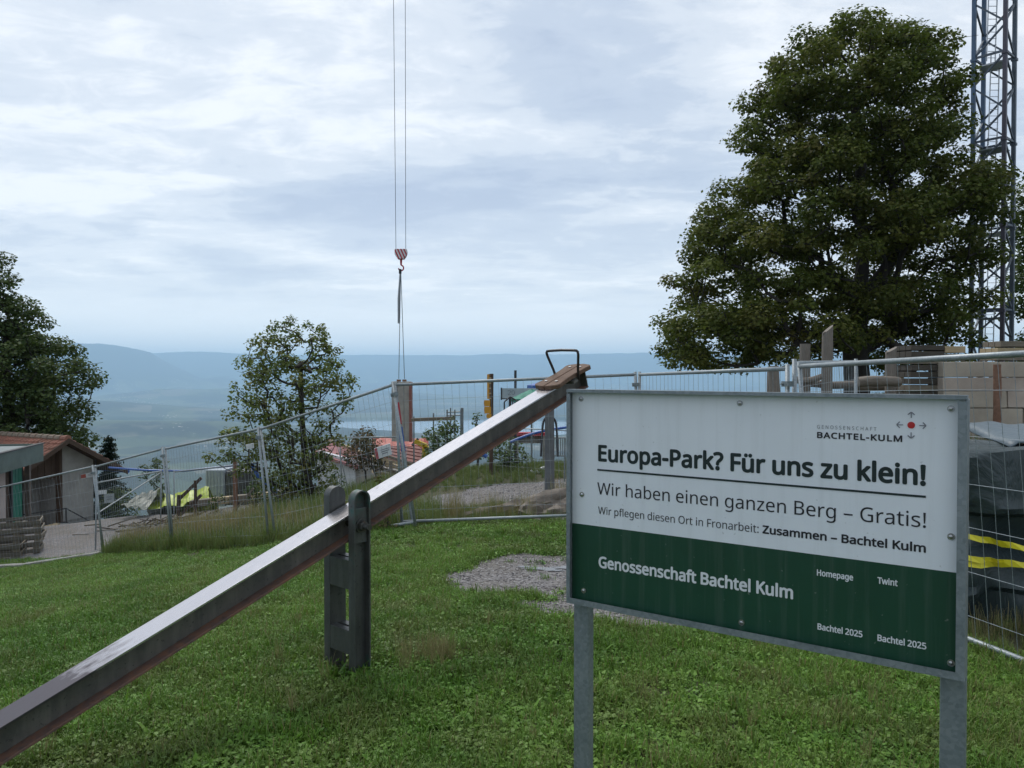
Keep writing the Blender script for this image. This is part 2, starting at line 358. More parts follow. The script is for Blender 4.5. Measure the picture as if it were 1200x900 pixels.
def terrain(x, y):
    x = np.asarray(x, float); y = np.asarray(y, float)
    r = np.hypot(x, y) + 1e-9; k = np.minimum(1, 48 / r); xc, yc = x * k, y * k
    z = np.zeros_like(xc); sh = xc.shape
    q = np.stack([xc.ravel(), yc.ravel()], 1); out = np.empty(len(q))
    for i in range(0, len(q), 20000):
        b = q[i:i + 20000]; out[i:i + 20000] = _U(((b[:, None] - CT[None, :, :2]) ** 2).sum(-1)) @ _W[:_n] + _W[_n] + b @ _W[_n + 1:]
    z = np.clip(out.reshape(sh), -12, 0)
    z = z + .05 * (fbm(x * .9, y * .9, 4, 3) - .5) + .03 * (fbm(x * 4, y * 4, 3, 9) - .5)
    e = np.maximum(r - 48, 0); slope = z - .46 * e
    far = r > 300
    a = np.degrees(np.arctan2(x, y)); km = r / 1000
    v = -632 + 30 * (fbm(x / 1500, y / 1500, 5, 21) - .5)
    v = v + 75 * np.exp(-((km - 5.2) / 1.3) ** 2) * fbm(x / 1800, y / 1800, 4, 5)
    # wooded ridge before the lake, on the left
    v = v + 165 * np.exp(-((km - 8.1) / .75) ** 2) * np.clip(1 - ((a + 33) / 17.5) ** 4, 0, 1) * (.8 + .35 * fbm(x / 700, y / 700, 4, 31))
    li = np.interp(a, LA, LI) + .5 * (fbm(x / 900, y / 900, 4, 44) - .5); lo = np.interp(a, LA, LO) + .5 * (fbm(x / 900, y / 900, 4, 47) - .5)
    m = np.clip(np.minimum(km - li, lo - km) / .08, 0, 1); v = v * (1 - m) + (-690) * m
    # hills and mountains beyond the lake
    v = v + 215 * np.exp(-((km - 12.1) / .9) ** 2) * np.exp(-((a + 31) / 8.5) ** 2)
    v = v + 60 * np.exp(-((km - 12.2) / .9) ** 2) * fbm(x / 1500, y / 1500, 5, 51)
    v = v + 330 * np.exp(-((km - 17.5) / 1.6) ** 2) * np.clip(fbm(x / 3200, y / 3200, 5, 53) * 2.2 - .6, 0, 1.2)
    v = v + 900 * np.exp(-((km - 23.5) / 2.0) ** 2) * np.exp(-((a + 29.0) / 6.6) ** 2) * (.86 + .26 * fbm(x / 2200, y / 2200, 6, 61))
    v = v + 620 * np.exp(-((km - 24.5) / 1.6) ** 2) * np.clip(fbm(a / 7. + 9, km / 9, 5, 64) * 2.4 - .75, 0, 1)
    mt = np.clip((km - 25.5) / 5.0, 0, 1); top_ = 632 + 680 + 260 * (fbm(a / 4.5 + 50, km / 6, 6, 71) - .5)
    v = np.where(mt > 0, np.maximum(v, -632 + mt ** .8 * top_ + mt * (1 - mt) * 700 * (fbm(x / 1300, y / 1300, 5, 75) - .5)), v)
    v = np.minimum(v, 765); v = v - 80 * np.clip((km - 31.5) / 3, 0, 1)
    s = 25.0
    hi = np.maximum(slope, v); z2 = np.where(far | (e > 5), hi, slope)
    return z2
def gz(x, y): return float(terrain(np.array([x]), np.array([y]))[0])

# ------------------------------------------------------------------ ground sheet (one sheet to the horizon)
def gravel_mask(x, y):
    """1 on bare gravel"""
    n_ = (fbm(x * 1.1, y * 1.1, 4, 81) - .5)
    d1 = ((x - 1.1) / 1.68) ** 2 + ((y - 6.95) / 1.52) ** 2
    tongue = ((x + .1) / .5) ** 2 + ((y - 6.32) / .14) ** 2 < 1 + 3 * n_
    m1 = (d1 < 1 + 1.1 * n_) & ~tongue
    m2 = (((x - 1.2) / 3.4) ** 2 + ((y - 14.3) / 1.5) ** 2) < 1 + .8 * n_          # playground gravel
    m4 = (((x - 1.0) / 1.3) ** 2 + ((y - 11.6) / .45) ** 2) < 1 + .8 * n_
    # yard before the hut: left of the line of fence panels
    m3 = (x < -7.8) & (y > np.interp(x, [-26, -12.4, -9.4, -7.8], [24, 19.6, 17.9, 19.5]) + n_ * .8) & (y < 31) 
    m5 = (x > 5.0) & (y > 9) & (y < 12.2) & (x < 12) & False
    return (m1 | m2 | m3 | m4).astype(float)
nang = 620
ang = np.concatenate([np.linspace(-50, 50, 440), np.linspace(50, 310, nang - 440 + 2)[1:-1]])
rad = np.concatenate([[0.0005], np.geomspace(.8, 60, 190), np.geomspace(62, 300, 30), np.geomspace(320, 7000, 90), np.linspace(7050, 13000, 90), np.linspace(13200, 35500, 110)])
aa, rr_ = np.meshgrid(np.radians(ang), rad)
gx, gy = rr_ * np.sin(aa), rr_ * np.cos(aa); gzv = terrain(gx, gy)
V = np.stack([gx, gy, gzv], -1).reshape(-1, 3); na, nr = len(ang), len(rad)
i_, j_ = np.meshgrid(np.arange(nr - 1), np.arange(na), indexing='ij'); j2 = (j_ + 1) % na
Q = np.stack([i_ * na + j_, i_ * na + j2, (i_ + 1) * na + j2, (i_ + 1) * na + j_], -1).reshape(-1, 4)[:, ::-1]
gm = gravel_mask(V[:, 0], V[:, 1]); cols = np.stack([gm, np.zeros_like(gm), np.zeros_like(gm), np.ones_like(gm)], 1)
def near_ground_mat():
    g = G('soil_and_gravel'); p_ = g.pos('World')
    at = g.n('ShaderNodeAttribute', attribute_name='tint'); sp = g.n('ShaderNodeSeparateColor'); g.l(at.outputs['Color'], sp.inputs[0])
    edge = g.math('ADD', sp.outputs[0], g.math('MULTIPLY', g.math('SUBTRACT', g.noise(9, 5, .6, p_), .5), .9))
    m = g.ramp(edge, [(.42, 0.), (.58, 1.)])
    soil = g.mix(g.noise(3, 6, .7, p_), (.030, .042, .014), (.075, .065, .032))
    vo = g.n('ShaderNodeTexVoronoi'); g.l(p_, vo.inputs['Vector']); vo.inputs['Scale'].default_value = 34; vo.inputs['Randomness'].default_value = 1
    vo2 = g.n('ShaderNodeTexVoronoi'); g.l(p_, vo2.inputs['Vector']); vo2.inputs['Scale'].default_value = 95
    st = g.mix(vo.outputs['Color'], (.07, .066, .07), (.30, .285, .285)); st = g.mix(g.math('MULTIPLY', vo2.outputs['Color'], .5), st, (.085, .08, .08))
    st = g.mix(g.ramp(g.noise(1.3, 5, .6, p_), [(.4, 0.), (.75, .8)]), st, (.115, .10, .075))
    h = g.math('ADD', g.math('MULTIPLY', vo.outputs['Distance'], -1.), g.math('MULTIPLY', vo2.outputs['Distance'], -.5))
    return g.done(g.bsdf(g.mix(m, soil, st), .92, 0, g.bump(h, .7, .012)))
def valley_mat():
    g = G('valley_fields_and_woods'); p_ = g.pos('World')
    vo = g.n('ShaderNodeTexVoronoi'); g.l(p_, vo.inputs['Vector']); vo.inputs['Scale'].default_value = 1 / 420.
    sp = g.n('ShaderNodeSeparateColor'); g.l(vo.outputs['Color'], sp.inputs[0])
    fld = g.ramp(sp.outputs[0], [(.0, (.03, .045, .02)), (.35, (.05, .07, .03)), (.6, (.075, .09, .04)), (.85, (.11, .105, .07))], 'CONSTANT')
    forest = g.ramp(g.noise(1 / 1500., 7, .62, p_), [(.47, 0.), (.53, 1.)])
    col = g.mix(forest, fld, (.012, .022, .014))
    vh = g.n('ShaderNodeTexVoronoi'); g.l(p_, vh.inputs['Vector']); vh.inputs['Scale'].default_value = 1 / 55.
    house = g.math('MULTIPLY', g.ramp(vh.outputs['Distance'], [(.22, 1.), (.26, 0.)]), g.ramp(g.noise(1 / 900., 4, .5, p_), [(.58, 0.), (.63, .8)]))
    col = g.mix(house, col, (.62, .58, .54))
    sep = g.n('ShaderNodeSeparateXYZ'); g.l(p_, sep.inputs[0])
    alp = g.ramp(g.math('DIVIDE', g.math('ADD', sep.outputs[2], 500), 1000), [(.25, 0.), (.6, 1.)])
    col = g.mix(alp, col, (.035, .045, .04))
    return g.done(g.bsdf(col, .95, 0))
ground = np_mesh('ground', V, Q, near_ground_mat(), cols=cols, smooth=True)
ground.data.materials.append(valley_mat())
mi = np.zeros(len(Q), np.int32); mi[(i_.ravel() >= 196)] = 1
ground.data.polygons.foreach_set('material_index', mi)
tag(ground, kind='structure', label='grassy hilltop, gravel patches and the valley floor beyond')
lake = MB(); NA = 60
for q in range(NA):
    a0, a1 = R(-60 + 120 * q / NA), R(-60 + 120 * (q + 1) / NA)
    lake.add([(6500 * math.sin(a0), 6500 * math.cos(a0), -664), (12500 * math.sin(a0), 12500 * math.cos(a0), -664), (12500 * math.sin(a1), 12500 * math.cos(a1), -664), (6500 * math.sin(a1), 6500 * math.cos(a1), -664)], [(0, 3, 2, 1)])
tag(lake.build('water', water_mat('lake_water', (.10, .14, .17), .12)), kind='structure', label='pale lake in the far valley')

# ------------------------------------------------------------------ vegetation
def leaf_quads(cen, size, nrm, up_bias=0, aspect=1.0, fold=0):
    """diamond leaves: centres (n,3), size (n,), unit normals (n,3)"""
    n_ = len(cen); rv = rng.normal(size=(n_, 3)); t = np.cross(nrm, rv); t /= np.linalg.norm(t, axis=1)[:, None] + 1e-9
    b = np.cross(nrm, t); s_ = size[:, None]
    v = np.stack([cen - t * s_ * .55, cen - b * s_ * .42 * aspect + nrm * s_ * .1, cen + t * s_ * .55, cen + b * s_ * .42 * aspect + nrm * s_ * .1], 1)
    return v.reshape(-1, 3), np.arange(n_ * 4, dtype=np.int32).reshape(-1, 4)
def make_crown_mesh(clumps, per, leaf, flat=.7, out=None, hue=.5):
    cs, ss, ns, tint = [], [], [], []
    for (c_, r_) in clumps:
        k = int(per * (r_ ** 2)) + 6
        d = rng.normal(size=(k, 3)); d /= np.linalg.norm(d, axis=1)[:, None]
        rad_ = rng.uniform(.25, 1.0, k) ** .55 * r_ * (1 + .25 * rng.normal(size=k) * .5)
        p_ = d * rad_[:, None]; p_[:, 2] *= flat; p_[:, 2] -= .12 * r_ * (np.hypot(p_[:, 0], p_[:, 1]) / r_) ** 2
        n_ = d * .55 + np.array([0, 0, .75]) + rng.normal(size=(k, 3)) * .45; n_ /= np.linalg.norm(n_, axis=1)[:, None]
        cs.append(p_ + c_); ns.append(n_); ss.append(leaf * rng.uniform(.6, 1.25, k))
        base = rng.uniform(.1, .75); h_ = max(0, rng.normal(.12, .3)) * hue
        t_ = np.clip(base + rng.normal(size=k) * .22, 0, 1); g_ = np.clip(h_ + rng.normal(size=k) * .12, 0, 1)
        tint.append(np.stack([t_, g_, np.zeros(k), np.ones(k)], 1))
    v, q = leaf_quads(np.concatenate(cs), np.concatenate(ss), np.concatenate(ns))
    return v, q, np.repeat(np.concatenate(tint), 4, axis=0)
def skeleton(trunk_pts, clumps, r_tip=.02, expo=.5, rise=.35, r_base=None):
    nodes = [Vector(p) for p in trunk_pts]; par = [-1] + list(range(len(nodes) - 1)); nt_ = len(nodes); w_ = [0.] * nt_
    order = sorted(clumps, key=lambda c_: min((Vector(c_[0]) - n_).length for n_ in nodes[:nt_]))
    for c_, r_ in order:
        c_ = Vector(c_); best, bi = 1e9, 0
        for i, n_ in enumerate(nodes):
            d = c_ - n_; h_ = math.hypot(d.x, d.y); cost = d.length + max(0, (rise * h_ - d.z)) * 1.4 + (0 if i >= nt_ else .3)
            if cost < best: best, bi = cost, i
        a = nodes[bi]; d = c_ - a; seg = max(2, int(d.length / .7)); last = bi
        ctrl = a + d * .5 + Vector((0, 0, -.12 * d.length)) + Vector([random.gauss(0, .06) * d.length for _ in range(3)])
        for k in range(1, seg + 1):
            t = k / seg; p_ = a * (1 - t) ** 2 + ctrl * 2 * t * (1 - t) + c_ * t * t
            nodes.append(p_); par.append(last); w_.append(0.); last = len(nodes) - 1
        w_[last] += 1
        # twigs inside the clump
        for _ in range(3):
            e = c_ + Vector([random.gauss(0, .5) * r_, random.gauss(0, .5) * r_, random.gauss(.1, .3) * r_])
            nodes.append(e); par.append(last); w_.append(.15)
    for i in range(len(nodes) - 1, 0, -1): w_[par[i]] += w_[i] if False else 0
    # accumulate from the leaves down (children always come after parents)
    acc = list(w_)
    for i in range(len(nodes) - 1, 0, -1): acc[par[i]] += acc[i]
    rad_ = [r_tip * max(a, .15) ** expo for a in acc]
    if r_base:
        k = r_base / rad_[0]
        rad_ = [r_ * (1 + (k - 1) * min(1, (r_ / rad_[0]) ** .5)) for r_ in rad_]
    mb = MB()
    for i in range(1, len(nodes)):
        j = par[i]; r0, r1 = min(rad_[j], rad_[i] * 1.5 if i >= nt_ else rad_[j]), rad_[i]
        n_ = 10 if r1 > .1 else (6 if r1 > .03 else 4)
        mb.tube([nodes[j], nodes[i]], [r0, r1], n_, cap=False)
    return mb
def profile_clumps(prof, n, rmin, rmax, depth=.9, shell=.35, seed=0, lobes=None, skip=None):
    """prof: rows (z, xl, xr) in metres relative to the base"""
    zs = [p_[0] for p_ in prof]; xl = [p_[1] for p_ in prof]; xr = [p_[2] for p_ in prof]; rg = np.random.default_rng(seed)
    out = []; tries = 0; wmax = max(b - a for a, b in zip(xl, xr))
    lob = []
    if lobes:
        nl, rl, fl = lobes; t2 = 0
        while len(lob) < nl and t2 < 4000:
            t2 += 1; z = rg.uniform(min(zs), max(zs)); l_, r_ = np.interp(z, zs, xl), np.interp(z, zs, xr); cx_, hw = (l_ + r_) / 2, (r_ - l_) / 2
            a = rg.uniform(0, 2 * math.pi); q = rg.uniform(.1, 1) ** .6; rr_l = rl * rg.uniform(.75, 1.25)
            q = 1.0 if rg.uniform() < .45 else q
            c_ = np.array([cx_ + max(hw - rr_l * .6, .05) * q * math.cos(a), max(hw * depth - rr_l * .7, .05) * q * math.sin(a), z])
            if any(np.linalg.norm((c_ - o[0]) / (1, 1, fl)) < (rr_l + o[1]) * .5 for o in lob): continue
            lob.append((c_, rr_l))
    while len(out) < n and tries < n * 120:
        tries += 1; z = rg.uniform(zs[0], zs[-1]) if zs[0] < zs[-1] else rg.uniform(zs[-1], zs[0])
        l_, r_ = np.interp(z, zs, xl), np.interp(z, zs, xr); cx_, hw = (l_ + r_) / 2, (r_ - l_) / 2
        if rg.uniform() > (2 * hw / wmax) ** .9 + .05: continue
        rc = rg.uniform(rmin, rmax); a = rg.uniform(0, 2 * math.pi); q = rg.uniform(shell ** 2, 1) ** .5
        ex = max(hw - rc * .75, .05); ey = max(hw * depth - rc * .75, .05)
        c_ = np.array([cx_ + ex * q * math.cos(a), ey * q * math.sin(a), z])
        if skip and skip(c_): continue
        if lob and min(np.linalg.norm((c_ - o[0]) / (1, 1, fl)) / o[1] for o in lob) > 1.0: continue
        if any(np.linalg.norm(c_ - o[0]) < (rc + o[1]) * .5 for o in out): continue
        out.append((c_, rc))
    return out
def tree(name, label, cat, base, prof, trunk, n, rr, per, leaf, mat, bark=None, r_base=None, depth=.9, seed=0, shell=.35, flat=.7, group=None, hue=.5, rise=.35, top=.82, r_tip=.02, crownname='crown', lobes=None, skip=None):
    t = thing(name, label, cat, base, 0, group)
    cl = profile_clumps(prof, n, rr[0], rr[1], depth, shell, seed, lobes, skip)
    v, q, tc_ = make_crown_mesh(cl, per, leaf, flat, hue=hue)
    mb = skeleton(trunk, cl, r_base=r_base, rise=rise, r_tip=r_tip)
    mb.build('trunk', bark or M_bark, t, smooth=True)
    np_mesh(crownname, v, q, mat, t, cols=tc_)
    return t
LM_maple = leaf_mat('dark_maple_leaves', (.048, .070, .016), (.155, .18, .042), (.21, .13, .04), .6, trans=.36)
LM_left = leaf_mat('deep_green_leaves', (.036, .066, .022), (.105, .145, .048), (.15, .11, .04), .4, trans=.3)
LM_small = leaf_mat('olive_green_leaves', (.07, .105, .03), (.21, .26, .075), (.22, .17, .06), .7, trans=.35)
LM_bush = leaf_mat('mid_green_bush_leaves', (.045, .085, .035), (.13, .18, .07), (.15, .15, .05), .4, trans=.25)
LM_rust = leaf_mat('browning_leaves', (.05, .05, .02), (.12, .10, .045), (.2, .10, .05), .9, trans=.2)
LM_spruce = leaf_mat('spruce_needles', (.012, .026, .018), (.028, .048, .03), trans=.05)

# --- large maple by the crane
YB = 32.0; bb = P(1003, 470, YB); bz = gz(bb.x, bb.y); base = Vector((bb.x, YB, bz))
big_px = [(22, 970, 1048), (38, 930, 1090), (54, 912, 1110), (75, 890, 1130), (93, 874, 1140), (115, 856, 1136), (151, 846, 1140), (186, 856, 1148), (205, 832, 1165), (222, 824, 1175), (245, 812, 1175), (274, 786, 1170), (303, 774, 1162), (357, 768, 1160), (385, 758, 1155), (405, 752, 1142), (428, 765, 1125)]
prof = []
for py, xl, xr in reversed(big_px):
    a, b = P(xl, py, YB), P(xr, py, YB); prof.append((a.z - bz, a.x - base.x, b.x - base.x))
trk = [(0, 0, -.4), (.05, 0, .8), (-.05, .05, 2.2), (.12, 0, 4.2), (.25, -.1, 6.5), (.1, .1, 8.6), (.2, 0, 10.5), (-.1, .1, 12.3), (.1, 0, 13.6)]
tree('maple_tree', 'tall broad dark green maple rising behind the notice board beside the crane tower', 'tree', base, prof, trk, 500, (.5, 1.0), 540, .15, LM_maple, lobes=(120, 1.75, .62), skip=lambda c_: abs(c_[0]) < 1.9 and c_[2] < 2.6, r_base=.52, depth=.85, seed=4, shell=.45, flat=.6, hue=.55, rise=.35)
# --- left tree (its crown is cut by the left edge)
YL = 33.0; b0 = P(8, 560, YL); bz = gz(b0.x, b0.y); base = Vector((b0.x, YL, bz))
lp = [(298, -20, 14), (318, -50, 30), (345, -70, 36), (362, -80, 66), (385, -95, 66), (392, -98, 58), (412, -110, 98), (432, -120, 116), (450, -125, 117), (470, -125, 112), (490, -120, 104), (512, -100, 118), (535, -60, 110)]
prof = []
for py, xl, xr in reversed(lp):
    a, b = P(xl, py, YL), P(xr, py, YL); prof.append((a.z - bz, a.x - base.x, b.x - base.x))
trk = [(0, 0, -.4), (.1, 0, 1.2), (-.1, 0, 3.0), (.1, .1, 5.0), (0, 0, 7.0), (.1, 0, 9.0)]
tree('broadleaf_tree', 'dense dark green tree behind the tiled hut at the left edge', 'tree', base, prof, trk, 190, (.45, .9), 640, .14, LM_left, lobes=(70, 1.3, .65), r_base=.32, depth=.8, seed=9, shell=.4, hue=.3)
# --- small young tree in the middle
YS = 20.0; b0 = P(362, 590, YS); bz = gz(b0.x, b0.y); base = Vector((b0.x, YS, bz))
spx = [(376, 316, 388), (390, 294, 398), (405, 282, 408), (430, 266, 416), (445, 260, 432), (460, 260, 430), (480, 262, 412), (500, 250, 406), (515, 232, 414), (530, 228, 410), (545, 245, 402), (560, 275, 400), (582, 305, 396)]
prof = []
for py, xl, xr in reversed(spx):
    a, b = P(xl, py, YS), P(xr, py, YS); prof.append((a.z - bz, a.x - base.x, b.x - base.x))
trk = [(0, 0, -.2), (-.02, 0, .5), (-.1, 0, 1.1), (-.15, 0, 1.9), (-.2, .05, 2.8), (-.2, 0, 3.7)]
tree('young_tree', 'small round young tree behind the mesh fence left of the seesaw support', 'tree', base, prof, trk, 235, (.16, .30), 850, .085, LM_small, M_barkp, r_base=.13, depth=.85, seed=14, shell=.2, hue=.9, flat=.8, r_tip=.008)
# --- tree behind the crane tower
YR = 43.0; b0 = P(1240, 470, YR); bz = gz(b0.x, b0.y); base = Vector((b0.x, YR, bz))
rp = [(180, 1215, 1260), (200, 1190, 1290), (250, 1180, 1320), (300, 1176, 1330), (350, 1172, 1330), (395, 1185, 1300), (425, 1150, 1300)]
prof = []
for py, xl, xr in reversed(rp):
    a, b = P(xl, py, YR), P(xr, py, YR); prof.append((a.z - bz, a.x - base.x, b.x - base.x))
trk = [(0, 0, -.4), (.1, 0, 2), (-.1, 0, 4.0), (.1, .1, 7.0), (0, 0, 10), (.1, 0, 12.0)]
tree('broadleaf_tree', 'dark tree behind the crane tower at the right edge', 'tree', base, prof, trk, 110, (.8, 1.2), 230, .22, LM_left, r_base=.35, depth=.8, seed=19, shell=.3, hue=.3)
# --- spruce behind the hut
def spruce(label, base, h, r0, seed):
    rg = random.Random(seed); t = thing('spruce_tree', label, 'tree', base)
    MB().tube([(0, 0, -.3), (0, 0, h)], [.12, .02], 8).build('trunk', M_bark, t)
    cs, ns, ss = [], [], []
    z = .5
    while z < h:
        rr2 = r0 * (1 - z / h) ** .8 + .08; nb = 9
        for k in range(nb):
            a = rg.uniform(0, 6.28); ln = rr2 * rg.uniform(.7, 1.1); m = int(26 * ln) + 6
            t_ = np.linspace(.1, 1, m); x = np.cos(a) * ln * t_; y = np.sin(a) * ln * t_; zq = z - .35 * ln * t_ ** 1.3 + .12 * ln * t_ ** 3
            for _ in range(3):
                cs.append(np.stack([x + rng.normal(size=m) * .06, y + rng.normal(size=m) * .06, zq + rng.normal(size=m) * .05], 1)); ns.append(rng.normal(size=(m, 3)) * .6 + [0, 0, .6]); ss.append(np.full(m, .16))
        z += .24
    c_ = np.concatenate(cs); n_ = np.concatenate(ns); n_ /= np.linalg.norm(n_, axis=1)[:, None]
    v, q = leaf_quads(c_, np.concatenate(ss), n_, aspect=.45); tt = rng.uniform(0, 1, len(c_))
    np_mesh('crown', v, q, LM_spruce, t, cols=np.repeat(np.stack([tt, tt * 0, tt * 0, tt * 0 + 1], 1), 4, axis=0))
b0 = P(128, 600, 35); spruce('dark spruce peeping out behind the right eave of the tiled hut', (b0.x, 35, gz(b0.x, 35)), 4.0, 1.15, 3)
# --- bushes: (px centre, py top, py bottom, px half width, Y, name, label, mat)
def bush(name, label, px, pt, pb, hw, Y, mat, n=26, leaf=.08, per=900, seed=1, hue=.3, group=None):
    a, b = P(px, pb, Y), P(px, pt, Y); h = b.z - a.z; wv = hw / F * Y
    gzz = gz(a.x, Y); bz_ = min(a.z, gzz)
    prof = [(a.z - bz_ + .02 * h, -wv * .8, wv * .8), (a.z - bz_ + .45 * h, -wv, wv), (a.z - bz_ + .8 * h, -wv * .7, wv * .7), (a.z - bz_ + h, -wv * .25, wv * .25)]
    rr = (min(wv, h) * .22, min(wv, h) * .36)
    return tree(name, label, 'shrub' if 'shrub' in name or 'bush' in name else 'plant', Vector((a.x, Y, bz_)), prof, [(0, 0, -.1), (0, 0, .1 * h + .02), (.02, 0, .3 * h), (0, .02, .6 * h)], n, rr, per, leaf, mat, M_barkp, r_base=.03, seed=seed, shell=.1, hue=hue, r_tip=.005, flat=.9, group=group, crownname='foliage')
bush('bush', 'glossy green bush right of the hanging concrete panel', 520, 488, 548, 32, 19, LM_bush, 30, .07, 1300, 2)
bush('bush', 'small leafy shrub beside the hiking signpost', 560, 484, 540, 18, 18.5, LM_bush, 14, .06, 1500, 3)
bush('shrub', 'dark green shrub low behind the seesaw beam, below the green parasol', 596, 514, 548, 30, 17.5, LM_bush, 22, .06, 1300, 4)
bush('shrub', 'brown leaved shrub above the pink roofed shed', 428, 500, 545, 34, 25, LM_rust, 24, .09, 900, 5, hue=1.3)
bush('bush', 'dark round bush in the meadow beyond the lime green tarpaulins', 182, 536, 572, 22, 44, LM_left, 18, .14, 350, 6)
bush('bush', 'dark bush under the young tree near the wooden post', 330, 545, 600, 30, 24, LM_left, 22, .08, 800, 7)
bush('bush', 'rounded green bush in front of the white shed wall', 392, 552, 592, 20, 23, LM_bush, 20, .07, 1100, 21)
bush('bush', 'green bush between the brown wooden post and the young tree', 300, 556, 596, 20, 22.5, LM_bush, 20, .07, 1100, 22)
bush('bush', 'dark low bush at the left end of the pale sleepers, below the container', 255, 578, 606, 18, 24, LM_left, 16, .07, 1000, 23)
bush('bush', 'low dark bush at the foot of the spruce beside the hut', 140, 572, 606, 26, 31, LM_left, 22, .11, 500, 9)
bush('shrub', 'green foliage behind the log climbing frame near the plank stack', 1055, 440, 468, 14, 20, LM_rust, 12, .09, 900, 8)

# --- lawn and weeds: instanced tufts scattered on points
def tuft_template(name, mat, blades, h, spread, wd, curve=.5, broad=0, seed=0, dry=0):
    rg = np.random.default_rng(seed); v, f, c_ = [], [], []
    for b in range(blades):
        a = rg.uniform(0, 2 * math.pi); o = np.array([rg.normal(0, spread), rg.normal(0, spread), 0]); hh = h * rg.uniform(.45, 1.15)
        ln = rg.uniform(.15, 1) * curve * hh; dx, dy = math.cos(a), math.sin(a); px_, py_ = -dy, dx
        tt = rg.uniform(0, 1); g_ = 1.0 if rg.uniform() < dry else rg.uniform(0, .2)
        k = len(v); w0 = wd * rg.uniform(.7, 1.3)
        segs = [(0, 0, w0), (.35, .55, w0 * .95), (.8, .95, w0 * .6), (1.15, 1.0, 0)]
        for (s_, z_, w_) in segs:
            cpt = o + np.array([dx * ln * s_, dy * ln * s_, hh * z_ - .01])
            v.append(cpt + np.array([px_, py_, 0]) * w_ / 2); v.append(cpt - np.array([px_, py_, 0]) * w_ / 2); c_ += [(tt, g_, 0, 1)] * 2
        for s_ in range(3): f.append((k + 2 * s_, k + 2 * s_ + 1, k + 2 * s_ + 3, k + 2 * s_ + 2))
    for b in range(broad):
        a = rg.uniform(0, 2 * math.pi); r_ = abs(rg.normal(0, spread * 1.3)); o = np.array([math.cos(a) * r_, math.sin(a) * r_, h * rg.uniform(.15, .6)])
        s_ = rg.uniform(.007, .013); a2 = rg.uniform(0, 6.28); tilt = rg.normal(0, .35, 2); k = len(v); tt = rg.uniform(.3, 1)
        for q in range(6):
            an = a2 + q * math.pi / 3; rr2 = s_ * (1 if q % 2 == 0 else .72)
            v.append(o + np.array([math.cos(an) * rr2, math.sin(an) * rr2, rr2 * (math.cos(an) * tilt[0] + math.sin(an) * tilt[1])])); c_.append((tt, 0, 0, 1))
        f.append((k, k + 1, k + 2, k + 3)); f.append((k, k + 3, k + 4, k + 5))
    me = bpy.data.meshes.new(name); me.from_pydata([tuple(x) for x in v], [], f)
    at = me.color_attributes.new('tint', 'FLOAT_COLOR', 'POINT'); at.data.foreach_set('color', np.array(c_, np.float32).ravel()); me.materials.append(mat); me.update()
    return bpy.data.objects.new(name, me)
def grass_mat(name, d, l, dry=(.24, .22, .09), patch=True):
    g = G(name); at = g.n('ShaderNodeAttribute', attribute_name='tint'); sp = g.n('ShaderNodeSeparateColor'); g.l(at.outputs['Color'], sp.inputs[0])
    oi = g.n('ShaderNodeObjectInfo'); p_ = g.pos('World')
    f = g.math('ADD', g.math('MULTIPLY', sp.outputs[0], .55), g.math('MULTIPLY', oi.outputs['Random'], .45))
    col = g.mix(f, d, l); col = g.mix(sp.outputs[1], col, dry)
    if patch:
        n1 = g.ramp(g.noise(.75, 5, .6, p_), [(.42, 0.), (.62, 1.)]); n2 = g.ramp(g.noise(1.9, 5, .6, p_), [(.46, 0.), (.68, .85)])
        col = g.mix(n1, col, (.62, .75, .55), 'MULTIPLY'); col = g.mix(n2, col, g.mix(.5, col, (.17, .15, .06)))
    a = g.bsdf(col, .55, 0, None, .3); tr = g.n('ShaderNodeBsdfTranslucent'); g.l(col, tr.inputs[0])
    m = g.n('ShaderNodeMixShader'); m.inputs[0].default_value = .25; g.l(a, m.inputs[1]); g.l(tr.outputs[0], m.inputs[2]); return g.done(m.outputs[0])
GM_lawn = grass_mat('lawn_blades', (.045, .115, .014), (.19, .36, .045))
GM_dry = grass_mat('dry_weed_stems', (.11, .13, .04), (.27, .245, .11), (.27, .23, .11), patch=False)
GM_green = grass_mat('tall_green_weeds', (.07, .12, .025), (.18, .25, .07), patch=False)
lawn_t = [tuft_template('grass_tuft', GM_lawn, 46, .055, .045, .0045, .7, 10, 1, .05), tuft_template('grass_tuft', GM_lawn, 40, .045, .05, .005, .9, 26, 2, .02),
          tuft_template('clover_tuft', GM_lawn, 14, .04, .045, .005, .8, 60, 3, .0), tuft_template('grass_tuft', GM_lawn, 52, .075, .04, .0042, .8, 4, 4, .12)]
leaf_t = [tuft_template('rosette', GM_lawn, 12, .085, .012, .022, 1.2, 0, 5, 0), tuft_template('rosette', GM_lawn, 16, .11, .015, .016, 1.0, 0, 6, 0)]
dry_t = [tuft_template('dry_tuft', GM_dry, 34, .55, .09, .006, .45, 0, 7, .6), tuft_template('dry_tuft', GM_dry, 28, .75, .07, .006, .35, 0, 8, .7)]
tall_t = [tuft_template('tall_tuft', GM_green, 40, .35, .08, .008, .6, 20, 9, .15), tuft_template('tall_tuft', GM_green, 36, .5, .07, .008, .5, 10, 10, .2)]
